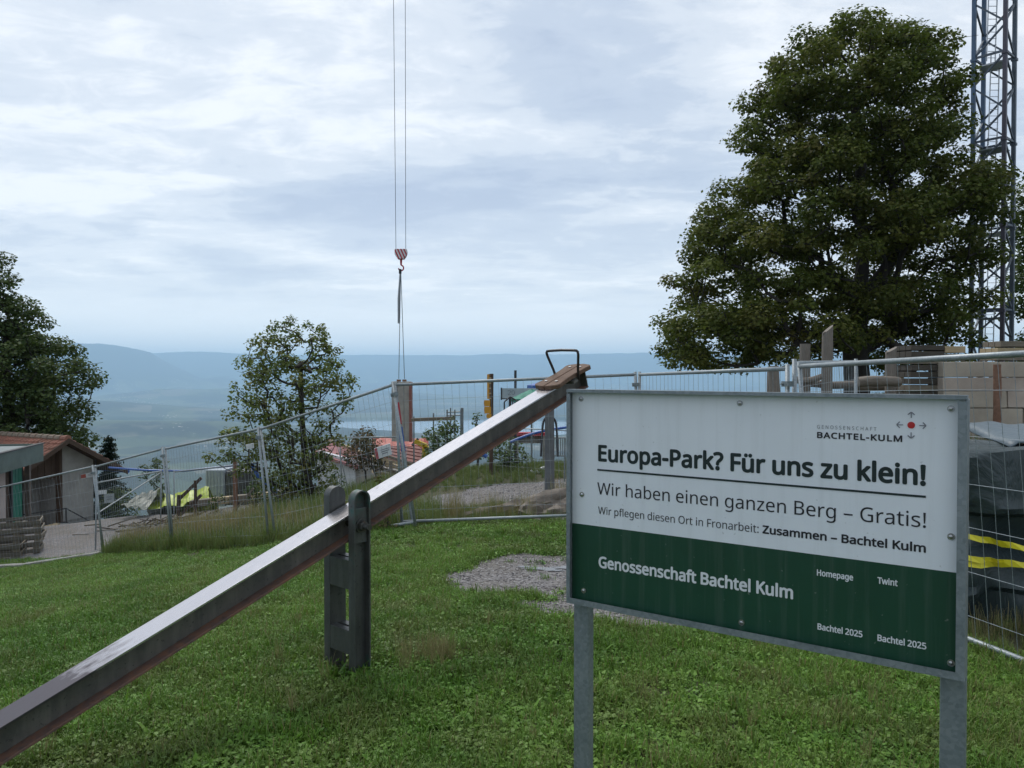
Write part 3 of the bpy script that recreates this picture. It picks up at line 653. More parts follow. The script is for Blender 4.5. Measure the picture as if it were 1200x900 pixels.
def scatter(name, label, pts, templates, smin, smax, cat=None):
    pts = np.asarray(pts); n_ = len(pts); z = terrain(pts[:, 0], pts[:, 1]) if pts.shape[1] == 2 else pts[:, 2]
    me = bpy.data.meshes.new(name); me.vertices.add(n_); me.vertices.foreach_set('co', np.stack([pts[:, 0], pts[:, 1], z], 1).astype(np.float32).ravel())
    o = bpy.data.objects.new(name, me); COL.objects.link(o)
    ng = bpy.data.node_groups.new(name + '_nodes', 'GeometryNodeTree')
    ng.interface.new_socket('Geometry', in_out='INPUT', socket_type='NodeSocketGeometry'); ng.interface.new_socket('Geometry', in_out='OUTPUT', socket_type='NodeSocketGeometry')
    A, B = ng.nodes, ng.links; gi, go = A.new('NodeGroupInput'), A.new('NodeGroupOutput')
    gi_ = A.new('GeometryNodeGeometryToInstance')
    for t in templates:
        oi = A.new('GeometryNodeObjectInfo'); oi.inputs[0].default_value = t; oi.inputs['As Instance'].default_value = True; B.new(oi.outputs['Geometry'], gi_.inputs[0])
    # each template becomes one instance of the list
    jn = A.new('GeometryNodeJoinGeometry')
    for nn in [x for x in A if x.bl_idname == 'GeometryNodeObjectInfo']: B.new(nn.outputs['Geometry'], jn.inputs[0])
    A.remove(gi_)
    ip = A.new('GeometryNodeInstanceOnPoints'); B.new(gi.outputs[0], ip.inputs['Points']); B.new(jn.outputs[0], ip.inputs['Instance'])
    ip.inputs['Pick Instance'].default_value = True
    ri = A.new('FunctionNodeRandomValue'); ri.data_type = 'INT'; ri.inputs['Min'].default_value = 0; ri.inputs['Max'].default_value = len(templates) - 1; ri.inputs['Seed'].default_value = 3
    io = [x for x in ri.outputs if x.type == 'INT'][0]; 
    for s_ in ri.inputs:
        if s_.type == 'INT' and s_.name == 'Max': s_.default_value = len(templates) - 1
        if s_.type == 'INT' and s_.name == 'Min': s_.default_value = 0
    B.new(io, ip.inputs['Instance Index'])
    rv = A.new('FunctionNodeRandomValue'); rv.data_type = 'FLOAT_VECTOR'; rv.inputs[0].default_value = (-.12, -.12, 0); rv.inputs[1].default_value = (.12, .12, 6.283); B.new(rv.outputs[0], ip.inputs['Rotation'])
    rs = A.new('FunctionNodeRandomValue'); rs.data_type = 'FLOAT'
    for s_ in rs.inputs:
        if s_.type == 'VALUE' and s_.name == 'Min': s_.default_value = smin
        if s_.type == 'VALUE' and s_.name == 'Max': s_.default_value = smax
    B.new([x for x in rs.outputs if x.type == 'VALUE'][0], ip.inputs['Scale']); B.new(ip.outputs[0], go.inputs[0])
    md = o.modifiers.new('scatter', 'NODES'); md.node_group = ng
    return tag(o, label, cat, kind='stuff')
FX = [-26, -12.4, -9.4, -6.95, -4.3, -1.6, 1.7, 2.6, 3.3, 4.5, 8]; FY = [26, 19.4, 17.5, 15.4, 13.2, 10.95, 10.95, 7.1, 5.0, 2.5, 1]
def on_lawn(x, y): return (y < np.interp(x, FX, FY) + .1)
def samp(n, x0, x1, y0, y1): return np.stack([rng.uniform(x0, x1, n), rng.uniform(y0, y1, n)], 1)
near = samp(52000, -7, 5, 1.2, 8.5); farp = samp(34000, -15, 4.5, 6, 19.5); side = samp(4000, -8, 8, -4, 1.2)
pts = np.concatenate([near, farp, side]); pts = pts[on_lawn(pts[:, 0], pts[:, 1])]
inview = (np.abs(pts[:, 0]) < pts[:, 1] * .8 + 1.2) | (pts[:, 1] < 1.2); pts = pts[inview]
g_ = gravel_mask(pts[:, 0], pts[:, 1]) > .5; pts = pts[~g_ | (rng.uniform(size=len(pts)) < .004)]
thin = (fbm(pts[:, 0] * .9 + 7, pts[:, 1] * .9, 4, 96) > .56) & (rng.uniform(size=len(pts)) < .5)
foot = (np.hypot(pts[:, 0] + .95, pts[:, 1] - 4.42) < .30) | (np.hypot(pts[:, 0] - .24, pts[:, 1] - 3.1) < .12) | (np.hypot(pts[:, 0] - 1.34, pts[:, 1] - 2.33) < .12)
pts = pts[~thin & ~(foot & (rng.uniform(size=len(pts)) < .7))]
scatter('grass', 'short green lawn with clover around the seesaw and notice board', pts, lawn_t, .6, 1.35)
p2 = samp(3600, -8, 5, 2, 13); p2 = p2[on_lawn(p2[:, 0], p2[:, 1]) & (gravel_mask(p2[:, 0], p2[:, 1]) < .5)]
p2 = p2[fbm(p2[:, 0] * 1.3, p2[:, 1] * 1.3, 3, 91) > .52]
scatter('broadleaf_weeds', 'broad leaved weeds growing in darker patches through the lawn', p2, leaf_t, .4, .85)
p3 = samp(8000, -9, 5, 2, 14); p3 = p3[on_lawn(p3[:, 0], p3[:, 1]) & (gravel_mask(p3[:, 0], p3[:, 1]) < .5)]
p3 = p3[fbm(p3[:, 0] * 1.6 + 3, p3[:, 1] * 1.6, 4, 98) > .56]
scatter('clover', 'lusher clumps of clover and grass standing above the mown lawn', p3, [lawn_t[1], lawn_t[2]], 1.0, 1.55)
# tussock of dry grass at the right foot of the seesaw, plus scattered dry blades
pd = np.stack([rng.normal(-.50, .10, 26), rng.normal(4.55, .10, 26)], 1); pdd = samp(60, -3, 4, 3, 6)
scatter('dry_grass', 'straw coloured grass tussock beside the seesaw foot', np.concatenate([pd, pdd]), [dry_t[0]], .2, .3)
# long uncut strip under and behind the fence
def strip(n, x0, x1, o0, o1):
    x = rng.uniform(x0, x1, n); return np.stack([x, np.interp(x, FX, FY) + rng.uniform(o0, o1, n)], 1)
ps = np.concatenate([strip(430, -7.9, -5.3, .1, 2.4), strip(70, -8.8, -7.8, -.1, .5), strip(110, -5.3, -1.6, .1, 2.0)])
scatter('dry_weeds', 'brown dry weeds along the foot of the mesh fence at left', ps[gravel_mask(ps[:, 0], ps[:, 1]) < .5], dry_t, .35, .85)
ps = np.concatenate([strip(1100, -7.5, -1.2, .1, 3.5), samp(500, -6.5, -2, 15, 20), samp(500, -3.5, -1.3, 12, 15), strip(900, -9, -1.7, -.35, .25), strip(500, -7.5, -3, .2, 1.6)])
scatter('tall_grass', 'long green grass on the bank behind the mesh fence', ps[gravel_mask(ps[:, 0], ps[:, 1]) < .5], tall_t, .35, .8)
ps = np.concatenate([samp(1500, -1.8, 3, 11.0, 13.2), samp(2600, -3.2, 4.5, 15.6, 19.5), samp(700, -1.6, 0, 12.5, 15)])
scatter('bank_grass', 'shorter green grass on the bank around the playground gravel', ps[gravel_mask(ps[:, 0], ps[:, 1]) < .5], tall_t, .16, .38)
ps = np.concatenate([samp(45, .7, 1.7, 12.3, 13.4), samp(28, -1.0, .3, 11.2, 11.9)])
scatter('straw_grass', 'pale straw coloured grass around the fallen log', ps, dry_t, .3, .8)
ps = np.concatenate([samp(900, 2.7, 7, 4.4, 5.6), samp(500, 5.5, 9, 9, 12.3)]); ps = ps[~on_lawn(ps[:, 0], ps[:, 1])]
scatter('rough_grass', 'rough grass below the wrapped pile behind the right fence panel', ps, [tall_t[0], dry_t[0]], .15, .4)
ps = samp(9000, 3.2, 30, 12.4, 45); ps = ps[np.abs(ps[:, 0]) < ps[:, 1] * .8]
scatter('meadow_grass', 'mown grass on the terrace under the large maple', ps, [tall_t[0]], .5, .9)

# --- puddle and loose stones
pud = MB(); c0 = (.30, 7.6)
for (ox, oy, rx, ry, k_) in ((0, 0, .17, .055, 0), (.24, .05, .12, .05, 1), (-.16, .09, .08, .03, 2), (.12, -.11, .09, .03, 3), (.36, -.03, .05, .02, 4)):
    cxx, cyy = c0[0] + ox, c0[1] + oy; zc = gz(cxx, cyy) + .012
    pud.add([(cxx + rx * (1 + .3 * math.sin(5 * a + k_) + .18 * math.sin(11 * a)) * math.cos(a), cyy + ry * (1 + .3 * math.sin(4 * a + 2 * k_)) * math.sin(a), zc) for a in np.linspace(0, 2 * math.pi, 40, endpoint=False)], [tuple(range(40))])
tag(pud.build('puddle_water', water_mat('puddle_surface', (.16, .155, .15), .15)), kind='structure', label='small bright puddle on the gravel patch')
def stone_t(seed, mat):
    rg = np.random.default_rng(seed); bm = bmesh.new(); bmesh.ops.create_icosphere(bm, subdivisions=1, radius=.5)
    for v_ in bm.verts: v_.co *= rg.uniform(.7, 1.15); v_.co.z *= .6
    me = bpy.data.meshes.new('stone'); bm.to_mesh(me); bm.free(); me.materials.append(mat); return bpy.data.objects.new('stone', me)
SM = [simple('gravel_stone_grey', (.19, .175, .165), (.12, .11, .105), rough=.9, bump=0), simple('gravel_stone_pale', (.36, .345, .34), (.26, .25, .25), rough=.9, bump=0), simple('gravel_stone_dark', (.09, .085, .09), (.06, .058, .06), rough=.9, bump=0)]
pg = np.concatenate([samp(17000, -1.2, 3.6, 5.0, 8.9), samp(9000, -2.4, 4.6, 12.6, 16)])
pg = pg[(gravel_mask(pg[:, 0], pg[:, 1]) > .5)]
scatter('gravel', 'loose grey gravel stones on the worn patches', pg, [stone_t(1, SM[0]), stone_t(2, SM[1]), stone_t(3, SM[2]), stone_t(4, SM[0])], .012, .034)

# ------------------------------------------------------------------ mobile fence panels
def wires(Lp, H, step, name='wire_mesh'):
    mb = MB(); r_ = .0021
    n_ = int(round(Lp / step))
    for i in range(1, n_):
        x = Lp * i / n_ + random.uniform(-.006, .006); b_ = random.uniform(-.008, .008)
        mb.tube([(x, 0, .0), (x + b_, .006, H * .5), (x + random.uniform(-.006, .006), 0, H)], r_, 3, cap=False)
    for z in (.22, .53, .84, 1.15, 1.46, 1.77):
        mb.tube([(0, -.005, z), (Lp * .5, -.005, z + random.uniform(-.01, .01)), (Lp, -.005, z)], r_, 3, cap=False)
    return mb.mesh(name)
PW, PH = 3.5, 2.0
me_w = wires(PW, PH, .115); me_w.materials.append(M_galv)
me_rail = MB().tube([(0, 0, 0), (PW, 0, 0)], .021, 10).mesh('rail'); me_rail.materials.append(M_galv)
me_post = MB().tube([(0, 0, 0), (0, 0, PH + .04)], .021, 10).mesh('post'); me_post.materials.append(M_galv)
me_clamp = MB().box((0, 0, 0), (.10, .06, .05)).tube([(-.02, -.05, 0), (-.02, .06, 0)], .012, 6).mesh('clamp'); me_clamp.materials.append(M_galvdark)
for m_ in (me_rail, me_post): m_.polygons.foreach_set('use_smooth', [len(p_.vertices) == 4 for p_ in m_.polygons])
def panel(TL, TR, label, lean=0.0, group='mobile mesh fence panels', H=PH, clamp=True, brace=False):
    """TL, TR: world points of the two upper corners"""
    e = (TR - TL); ln = e.length; e.normalize(); up = Vector((0, 0, 1)); up = (up - up.dot(e) * e).normalized(); nn = up.cross(e)
    up = (up + nn * lean).normalized(); nn = up.cross(e)
    nn = e.cross(up) * -1
    m = Matrix.Identity(4)
    for i in range(3): m[i][0] = e[i] * ln / PW; m[i][1] = nn[i]; m[i][2] = up[i] * H / PH; m[i][3] = (TL - up * H)[i]
    t = thing('mesh_fence', label, 'fence', group=group); t.matrix_world = m
    def pt(name, me, loc): o = bpy.data.objects.new(name, me); COL.objects.link(o); o.parent = t; o.location = loc; return o
    pt('rail', me_rail, (0, 0, PH)); pt('rail', me_rail, (0, 0, .06)); pt('post', me_post, (.0, 0, 0)); pt('post', me_post, (PW, 0, 0))
    tag(pt('wire_mesh', me_w, (0, 0, 0)), kind='stuff')
    if clamp: pt('clamp', me_clamp, (PW + .0, -.0, PH - .14))
    if brace:
        MB().tube([(.05, .02, 1.2), (PW, .02, 1.95)], .018, 8).build('brace', M_galv, t)
    return t
dz = Vector((0, 0, 0))
nodes_ = {'N1': P(1420, 402, 3.7), 'G': P(928, 432, 7.0), 'A': P(747, 439, 10.75), 'B': P(462, 451, 10.85), 'C': P(304, 503, 13.0), 'D': P(192, 526, 15.2), 'E': P(110, 547, 17.35), 'Fp': P(-14, 574, 19.3), 'Fq': P(-170, 610, 21.0)}
sh = Vector((.03, 0, 0))
panel(nodes_['G'] + Vector((.05, -.05, .02)), nodes_['N1'], 'mesh fence panel nearest the camera, running behind the right side of the notice board', lean=-.07)
panel(nodes_['A'] + sh, nodes_['G'] - Vector((.03, -.03, 0)), 'mesh fence panel hidden mostly behind the notice board, its rail under the maple')
panel(nodes_['B'] + sh * .6, nodes_['A'] - sh, 'mesh fence panel behind the raised seat of the seesaw')
panel(nodes_['C'] + sh * .7, nodes_['B'] - sh * .6, 'mesh fence panel in front of the young tree')
panel(nodes_['D'] + sh, nodes_['C'] - sh * .7, 'mesh fence panel in front of the brown weeds and lime green tarpaulins')
panel(nodes_['E'] + sh, nodes_['D'] - sh, 'mesh fence panel beside the right wall of the tiled hut')
panel(nodes_['Fp'] + sh, nodes_['E'] - sh, 'mesh fence panel crossing the front of the tiled hut')
panel(nodes_['Fq'], nodes_['Fp'] - sh, 'last mesh fence panel at the left edge, downhill past the pallets')
# second row farther off
g2 = 'mesh fence panels of the second row'
panel(P(113, 566, 19.6), P(189, 552, 23.0), 'farther mesh fence panel beyond the right corner of the hut', group=g2, clamp=False, brace=True)
panel(P(204, 553, 23.2), P(303, 542, 25.8), 'farther mesh fence panel in front of the white container', group=g2)
panel(P(312, 540, 26.0), P(394, 517, 27.0), 'farther mesh fence panel behind the young tree trunk', group=g2)
panel(P(398, 513, 24.5), P(470, 512, 22.5), 'farther mesh fence panel in front of the white walled shed', group=g2)
panel(P(1003, 424, 10.0), nodes_['G'] + Vector((.06, .1, .05)), 'mesh fence panel meeting the near row behind the notice board top', group=g2, clamp=False)
panel(P(575, 500, 17.0), P(668, 505, 16.0), 'low mesh fence panel behind the playground gravel', group=g2, H=1.15, clamp=False)
# small plates wired to the fence
def plate(name, label, c_, wd, hd, ang, mat, tilt=0, marks=None):
    t = thing(name, label, 'sign', c_, ang)
    rot = Matrix.Rotation(tilt, 3, 'Y'); MB().box((0, 0, 0), (wd, .012, hd), rot).build('plate', mat, t, bevel=.003)
    for (dx, dz_, ww, hh, mt) in (marks or []):
        MB().box(rot @ Vector((dx, -.008, dz_)), (ww, .003, hh), rot).build('marking', mt, t)
    return t
plate('site_sign', 'white plate with a red edge tied to the fence left of the concrete panel', P(449, 529, 11.2) + Vector((0, -.0, 0)), .27, .17, R(40), M_whitepl, R(-12), [(-.115, 0, .04, .16, M_red), (.03, .03, .14, .012, M_inkgrey), (.03, 0, .14, .012, M_inkgrey), (.02, -.03, .10, .012, M_inkgrey)])
plate('site_sign', 'small blank pale plate on the fence under the young tree', P(293, 523, 13.1), .14, .085, R(45), M_whitepl, R(-8))
plate('site_sign', 'narrow white plate on the fence beside the hut corner', P(119, 577, 19.9), .24, .10, R(40), M_whitepl, 0)
plate('site_sign', 'square pale plate low on the second fence right of the hut', P(128, 584, 20.5), .24, .24, R(40), simple('pale_plate', (.34, .37, .38), (.28, .31, .32)), 0, [(0, .04, .14, .02, M_inkgrey), (0, -.02, .12, .02, M_inkgrey)])
# red and blue ratchet strut at the joint behind the beam
t = thing('fence_strut', 'slanting grey strut with a red and a blue sleeve beside the fence joint', 'strut', P(484, 622, 10.95))
a, b = P(464, 462, 10.95), P(485, 621, 10.95); loc = t.location.copy()
MB().tube([a - loc, b - loc], .026, 10).build('tube', M_galv, t, smooth=True)
q = lambda f_: a.lerp(b, f_) - loc
MB().tube([q(.06), q(.22)], .031, 10).build('sleeve', M_red, t); MB().tube([q(.24), q(.42)], .032, 10).build('sleeve', M_blue, t)

# ------------------------------------------------------------------ notice board
H = .85; SL = Vector((.277 * H, 3.614 * H, 0)); SR = Vector((1.602 * H, 2.695 * H, 0))
du = (SR - SL).normalized(); SW = (SR - SL).length; dn = Vector((du.y, -du.x, 0))      # dn: towards the camera side
ZT = -.084 * H; rz = math.atan2(du.y, du.x)
gl, gr = gz(SL.x, SL.y), gz(SR.x, SR.y)
sb = thing('notice_board', 'white and dark green notice board in a galvanised frame on two steel posts', 'sign', (SL.x, SL.y, gl), rz)
# local: x along the board, y away from the camera, z up from the left foot
zt = ZT - gl
def lp(u, v, y=0.0): return (u, y, zt - v)
def U(px, py):
    """pixel -> (u, v) on the board face"""
    a, b = (px - 600) / F, (450 - py) / F; d = Vector((a, cp + b * sp_, b * cp - sp_))
    k = SL.dot(dn) / d.dot(dn); q_ = d * k; return (q_ - SL).dot(du), ZT - q_.z
fw = .03
fr = MB(); 
M_frame = galv_mat('galvanised_frame', (.17, .20, .215), (.27, .30, .32))
# angle-iron frame: a flat flange behind the board and a rim standing proud of it
for (a_, b_) in (((0, 0), (SW, 0)), ((0, H), (SW, H))):
    v_ = a_[1]; s_ = 1 if v_ == 0 else -1
    MB().box((SW / 2, -.010, zt - v_ - s_ * .0025), (SW, .042, .005)).box((SW / 2, .0135, zt - v_ - s_ * .018), (SW - .012, .004, .026)).build('frame_rail', M_frame, sb, bevel=.0015)
for u_, s_ in ((0, 1), (SW, -1)):
    MB().box((u_ + s_ * .0025, -.010, zt - H / 2), (.005, .0415, H - .0105)).box((u_ + s_ * .018, .0137, zt - H / 2), (.026, .004, H - .07)).build('frame_stile', M_frame, sb, bevel=.0015)
# flat front lip of the frame
MB().box((SW / 2, -.0325, zt - .006), (SW, .004, .012)).build('frame_lip', M_frame, sb); MB().box((SW / 2, -.0325, zt - H + .011), (SW - .001, .004, .022)).build('frame_lip', M_frame, sb)
MB().box((.008, -.0328, zt - H / 2), (.016, .0035, H - .036)).build('frame_lip', M_frame, sb); MB().box((SW - .012, -.0328, zt - H / 2), (.024, .0035, H - .036)).build('frame_lip', M_frame, sb)
ins = .007
vl = U(679, 613)[1]; vr = U(1125, 673)[1]; vg = (vl + vr) / 2
MB().box((SW / 2, .004, zt - (ins + vg) / 2), (SW - 2 * ins, .006, vg - ins)).build('white_panel', M_white, sb)
MB().box((SW / 2, .004, zt - (vg + H - ins) / 2), (SW - 2 * ins, .006, H - ins - vg - .0008)).build('green_panel', M_green, sb)
for (u_, gzv_, py) in ((.035, gl, 0), (SW - .035, gr, 1)):
    MB().box((u_, .045, (gzv_ - .35 - gl + zt - .01) / 2), (.07, .045, zt - .01 - (gzv_ - .35 - gl))).build('post', M_frame, sb, bevel=.006)
for (px, py) in ((681, 467.5), (867, 472.5), (1114.5, 479), (682, 579.5), (1114.5, 629), (684, 692), (869, 729.5), (1114.5, 777)):
    u_, v_ = U(px, py)
    s_ = MB().tube([lp(u_, v_, .001), lp(u_, v_, -.0016)], .0105, 18).tube([lp(u_, v_, -.0016), lp(u_, v_, -.0045), lp(u_, v_, -.006)], [.0068, .0062, .003], 14)
    s_.build('screw', M_zinc, sb, smooth=True)
FONT = FONTB = None
try:
    import os
    fd = bpy.utils.system_resource('DATAFILES', path='fonts')
    FONT = bpy.data.fonts.load(os.path.join(fd, 'NotoSansHebrew-Regular.woff2'))
except Exception: FONT = None
def raw_text(s_, space=1.0):
    cu = bpy.data.curves.new('text', 'FONT'); cu.body = s_; cu.size = 1
    if FONT: cu.font = FONT
    cu.resolution_u = 5; cu.space_character = space
    tmp = bpy.data.objects.new('t', cu); COL.objects.link(tmp); dg = bpy.context.evaluated_depsgraph_get(); dg.update()
    me = bpy.data.meshes.new_from_object(tmp.evaluated_get(dg)); bpy.data.objects.remove(tmp)
    v = np.array([tuple(x.co)[:2] for x in me.vertices]); f = [tuple(p_.vertices) for p_ in me.polygons]; bpy.data.meshes.remove(me); return v, f
CAP0 = raw_text('E')[0][:, 1].max()
def text(s_, pl, pr, cap, mat, weight=0.0, name='lettering', space=1.0):
    """s_ set between pixel pl=(x,y) (left end of the baseline) and pr=(x,y); cap: capital height in metres; weight: extra stroke (share of cap)"""
    v, f = raw_text(s_, space); u0, v0 = U(*pl); u1, v1 = U(*pr); vb = (v0 + v1) / 2; d = weight * cap
    x0, x1 = v[:, 0].min(), v[:, 0].max(); sx_ = (u1 - u0 - 2 * d) / (x1 - x0); sy_ = (cap - 2 * d) / CAP0
    mb = MB(); offs = [(0, 0)] if d == 0 else [(d * math.cos(a), d * math.sin(a)) for a in np.linspace(0, 2 * math.pi, 8, endpoint=False)] + [(0, 0)]
    for k, (ox, oy) in enumerate(offs):
        mb.add([lp(u0 + d + (x - x0) * sx_ + ox, vb - d - y * sy_ + oy, -.0003 - .00004 * k) for x, y in v], f)
    return mb.build(name, mat, sb)
def vh(p0, p1): return abs(U(*p1)[1] - U(*p0)[1])
caph = vh((702, 522), (702, 541.5))
text('Europa-Park? Für uns zu klein!', (701, 541.3), (1085, 568.6), caph * 1.0, M_ink, .045)
text('Wir haben einen ganzen Berg – Gratis!', (700, 578.3), (1085, 619.5), vh((702, 564.5), (702, 578.3)), M_inkdark)
text('Wir pflegen diesen Ort in Fronarbeit:', (701, 602.5), (889, 624), vh((702, 594), (702, 602.5)), M_inkdark)
text('Zusammen – Bachtel Kulm', (893.5, 624.6), (1085, 648.4), vh((702, 594), (702, 602.5)), M_inkdark, .045)
text('Genossenschaft Bachtel Kulm', (701.5, 665.3), (929.5, 702.2), vh((703, 651.8), (703, 665.3)), M_inkwhite, .045)
text('Homepage', (957.3, 674.5), (999.8, 680.5), .021, M_inkwhite, .04)
text('Bachtel 2025', (958, 738), (1010.8, 746.8), .021, M_inkwhite, .04)
text('Twint', (1028.2, 683.7), (1052, 687.2), .021, M_inkwhite, .04)
text('Bachtel 2025', (1028.2, 751.8), (1085.6, 760.5), .021, M_inkwhite, .04)
text('GENOSSENSCHAFT', (957.5, 501.8), (1027, 505.2), .0115, M_inkgrey, 0.0, space=1.45)
text('BACHTEL-KULM', (957.5, 513), (1057.3, 518.4), .0205, M_inkdark, .05, space=1.12)
u0, v0 = U(700, 550.3); u1, v1 = U(1085, 582.3)
MB().box(((u0 + u1) / 2, -.0005, zt - (v0 + v1) / 2), (u1 - u0, .001, .0068)).build('underline', M_ink, sb)
u_, v_ = U(1067.8, 498.2)
MB().tube([lp(u_, v_, .0005), lp(u_, v_, -.001)], .0105, 28).build('red_dot', M_inkred, sb)
for k in range(4):
    a = k * math.pi / 2; c_, s_ = math.cos(a), math.sin(a); mb = MB()
    def aq(r_, t_): return Vector(lp(u_ + c_ * r_ - s_ * t_, v_ + s_ * r_ + c_ * t_, -.0005))
    mb.bar(aq(.0225, 0), aq(.039, 0), .0009, .0028, up=aq(0, 1) - aq(0, 0))
    mb.bar(aq(.0405, .0004), aq(.032, .0095), .0009, .0030, up=aq(1, 0) - aq(0, 0)); mb.bar(aq(.0405, -.0004), aq(.032, -.0095), .0009, .0030, up=aq(1, 0) - aq(0, 0))
    mb.build('logo_arrow', M_inkgrey, sb)

# ------------------------------------------------------------------ seesaw
zg = -1.735
ss = thing('seesaw', 'steel beam seesaw with its wooden seat raised, on a dark green steel support', 'seesaw', (-.953, 4.42, zg), math.atan2(.762, .648))
pt_ = R(19.45); pz = .86
rotb = Matrix.Rotation(-pt_, 3, 'Y')
def bp(t_, y, h_): return rotb @ Vector((t_, y, h_)) + Vector((0, 0, pz))
L0, L1 = -2.45, 2.45
HB, WB = .146, .146
def slab(t0, t1, y0, y1, h0, h1):
    mb = MB(); vs_ = [bp(t, y, h_) for h_ in (h0, h1) for (t, y) in ((t0, y0), (t1, y0), (t1, y1), (t0, y1))]
    return mb.add(vs_, [(0, 3, 2, 1), (4, 5, 6, 7), (0, 1, 5, 4), (1, 2, 6, 5), (2, 3, 7, 6), (3, 0, 4, 7)])
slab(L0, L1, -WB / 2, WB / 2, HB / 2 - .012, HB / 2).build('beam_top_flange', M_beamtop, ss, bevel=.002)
slab(L0, L1, -WB / 2, WB / 2, -HB / 2, -HB / 2 + .012).build('beam_bottom_flange', M_beamrust, ss, bevel=.002)
slab(L0, L1, -.005, .005, -HB / 2 + .012, HB / 2 - .012).build('beam_web', M_beamweb, ss)
for t_ in (L0, L1):
    slab(t_ - (.006 if t_ > 0 else 0), t_ + (.006 if t_ < 0 else 0), -WB / 2 + .004, WB / 2 - .004, -HB / 2 + .013, HB / 2 - .013).build('end_plate', M_beamweb, ss)
# support: two channels with round heads
def upright(sgn):
    w_, hh = .057, 1.062; t_ = .009; yb, yo = sgn * .088, sgn * .142
    rb = w_ - t_; n_ = 14
    outer = [(w_, -.45)] + [(w_ * math.cos(a), hh - w_ + w_ * math.sin(a)) for a in np.linspace(0, math.pi, n_)] + [(-w_, -.45)]
    inner = [(rb, -.45)] + [(rb * math.cos(a), hh - w_ + rb * math.sin(a)) for a in np.linspace(0, math.pi, n_)] + [(-rb, -.45)]
    mb = MB(); fn = lambda a, b, y: (a, y, b)
    mb.prism(outer, yb, yb + sgn * t_, fn)
    k = len(outer)
    for i in range(k - 1):
        o0, o1, i0, i1 = outer[i], outer[i + 1], inner[i], inner[i + 1]
        ya, yc = yb + sgn * t_, yo
        vs_ = [(o0[0], ya, o0[1]), (o1[0], ya, o1[1]), (i1[0], ya, i1[1]), (i0[0], ya, i0[1]), (o0[0], yc, o0[1]), (o1[0], yc, o1[1]), (i1[0], yc, i1[1]), (i0[0], yc, i0[1])]
        mb.add(vs_, [(4, 5, 6, 7), (0, 1, 5, 4), (2, 3, 7, 6)])
    o = mb.build('upright', M_upright, ss); 
    me = o.data; bmn = None
    return o
import bmesh
def fixn(o):
    bm = bmesh.new(); bm.from_mesh(o.data); bmesh.ops.remove_doubles(bm, verts=bm.verts, dist=1e-5); bmesh.ops.recalc_face_normals(bm, faces=bm.faces); bm.to_mesh(o.data); bm.free()
    o.data.polygons.foreach_set('use_smooth', [True] * len(o.data.polygons)); o.data.set_sharp_from_angle(angle=R(35))
for sgn in (-1, 1): fixn(upright(sgn))
# bearing blocks, bolt
for sgn in (-1, 1):
    MB().box((0, sgn * .112, pz + .0), (.094, .024, .20)).build('bearing_block', M_upright, ss, bevel=.004)
MB().tube([(0, -.205, pz), (0, .205, pz)], .017, 14).build('bolt', M_bolt, ss, smooth=True)
for sgn in (-1, 1):
    MB().tube([(0, sgn * .127, pz), (0, sgn * .135, pz)], .040, 20).tube([(0, sgn * .135, pz), (0, sgn * .162, pz)], .030, 6).build('nut', M_bolt, ss, bevel=.002)
# cross channels between the uprights
for (z0, z1) in ((.50, .665), (.13, .265)):
    mb = MB(); d_ = .0555
    for s_ in (-1, 1): mb.box((s_ * (d_ - .004), 0, (z0 + z1) / 2), (.008, .175, z1 - z0))
    mb.build('cross_plate', M_upright, ss, bevel=.001)
    for s_ in (-1, 1): MB().box((s_ * .030, 0, z1 - .004), (.042, .175, .008)).build('cross_plate_top', M_upright, ss)
# seats (both ends)
def seat(c_):
    s_ = 1 if c_ > 0 else -1
    for side in (-1, 1):
        ys = []
        for k in range(25):
            t_ = -.26 + .52 * k / 24; e = abs(t_) / .26
            wv = .098 + .034 * (e ** 2) if e < .8 else .1198 * math.sqrt(max(0, 1 - ((e - .8) / .2) ** 2 * .92))
            ys.append((c_ + t_, side * wv))
        gap = side * .0035
        ol = [(c_ - .26, gap)] + ys + [(c_ + .26, gap)]
        mb = MB(); mb.prism(ol, HB / 2 + .0, HB / 2 + .034, lambda a, b, h_: bp(a, b, h_))
        o = mb.build('seat_plank', M_seat, ss, bevel=.006); fixn(o)
    for (t_, y) in ((.17, -.05), (.17, .05), (-.16, -.05), (-.16, .05)):
        MB().tube([bp(c_ + t_, y, HB / 2 + .03), bp(c_ + t_, y, HB / 2 + .040)], .012, 12).build('seat_bolt', M_zinc, ss)
    hp = []
    base = HB / 2 - .02; top = HB / 2 + .215; lx = c_ + s_ * .045
    def hv(y, h_, t_=0): return bp(lx + t_ * s_, y, h_)
    pts_ = [hv(-.108, base), hv(-.120, HB / 2 + .06)]
    cc = .04
    pts_ += [hv(-.150, top - cc, -.0), hv(-.152, top - cc * .35, -.0), hv(-.143, top - cc * .08), hv(-.118, top)]
    pts_ += [hv(0, top + .004)] + [hv(.118, top), hv(.143, top - cc * .08), hv(.152, top - cc * .35), hv(.150, top - cc), hv(.120, HB / 2 + .06), hv(.108, base)]
    MB().tube(pts_, .0105, 10).build('handle', M_black, ss, smooth=True)
    slab(c_ - .03, c_ + .03, -.112, .112, HB / 2 - .034, HB / 2 - .0125).build('handle_bracket', M_beamweb, ss)
seat(2.25); seat(-2.25)

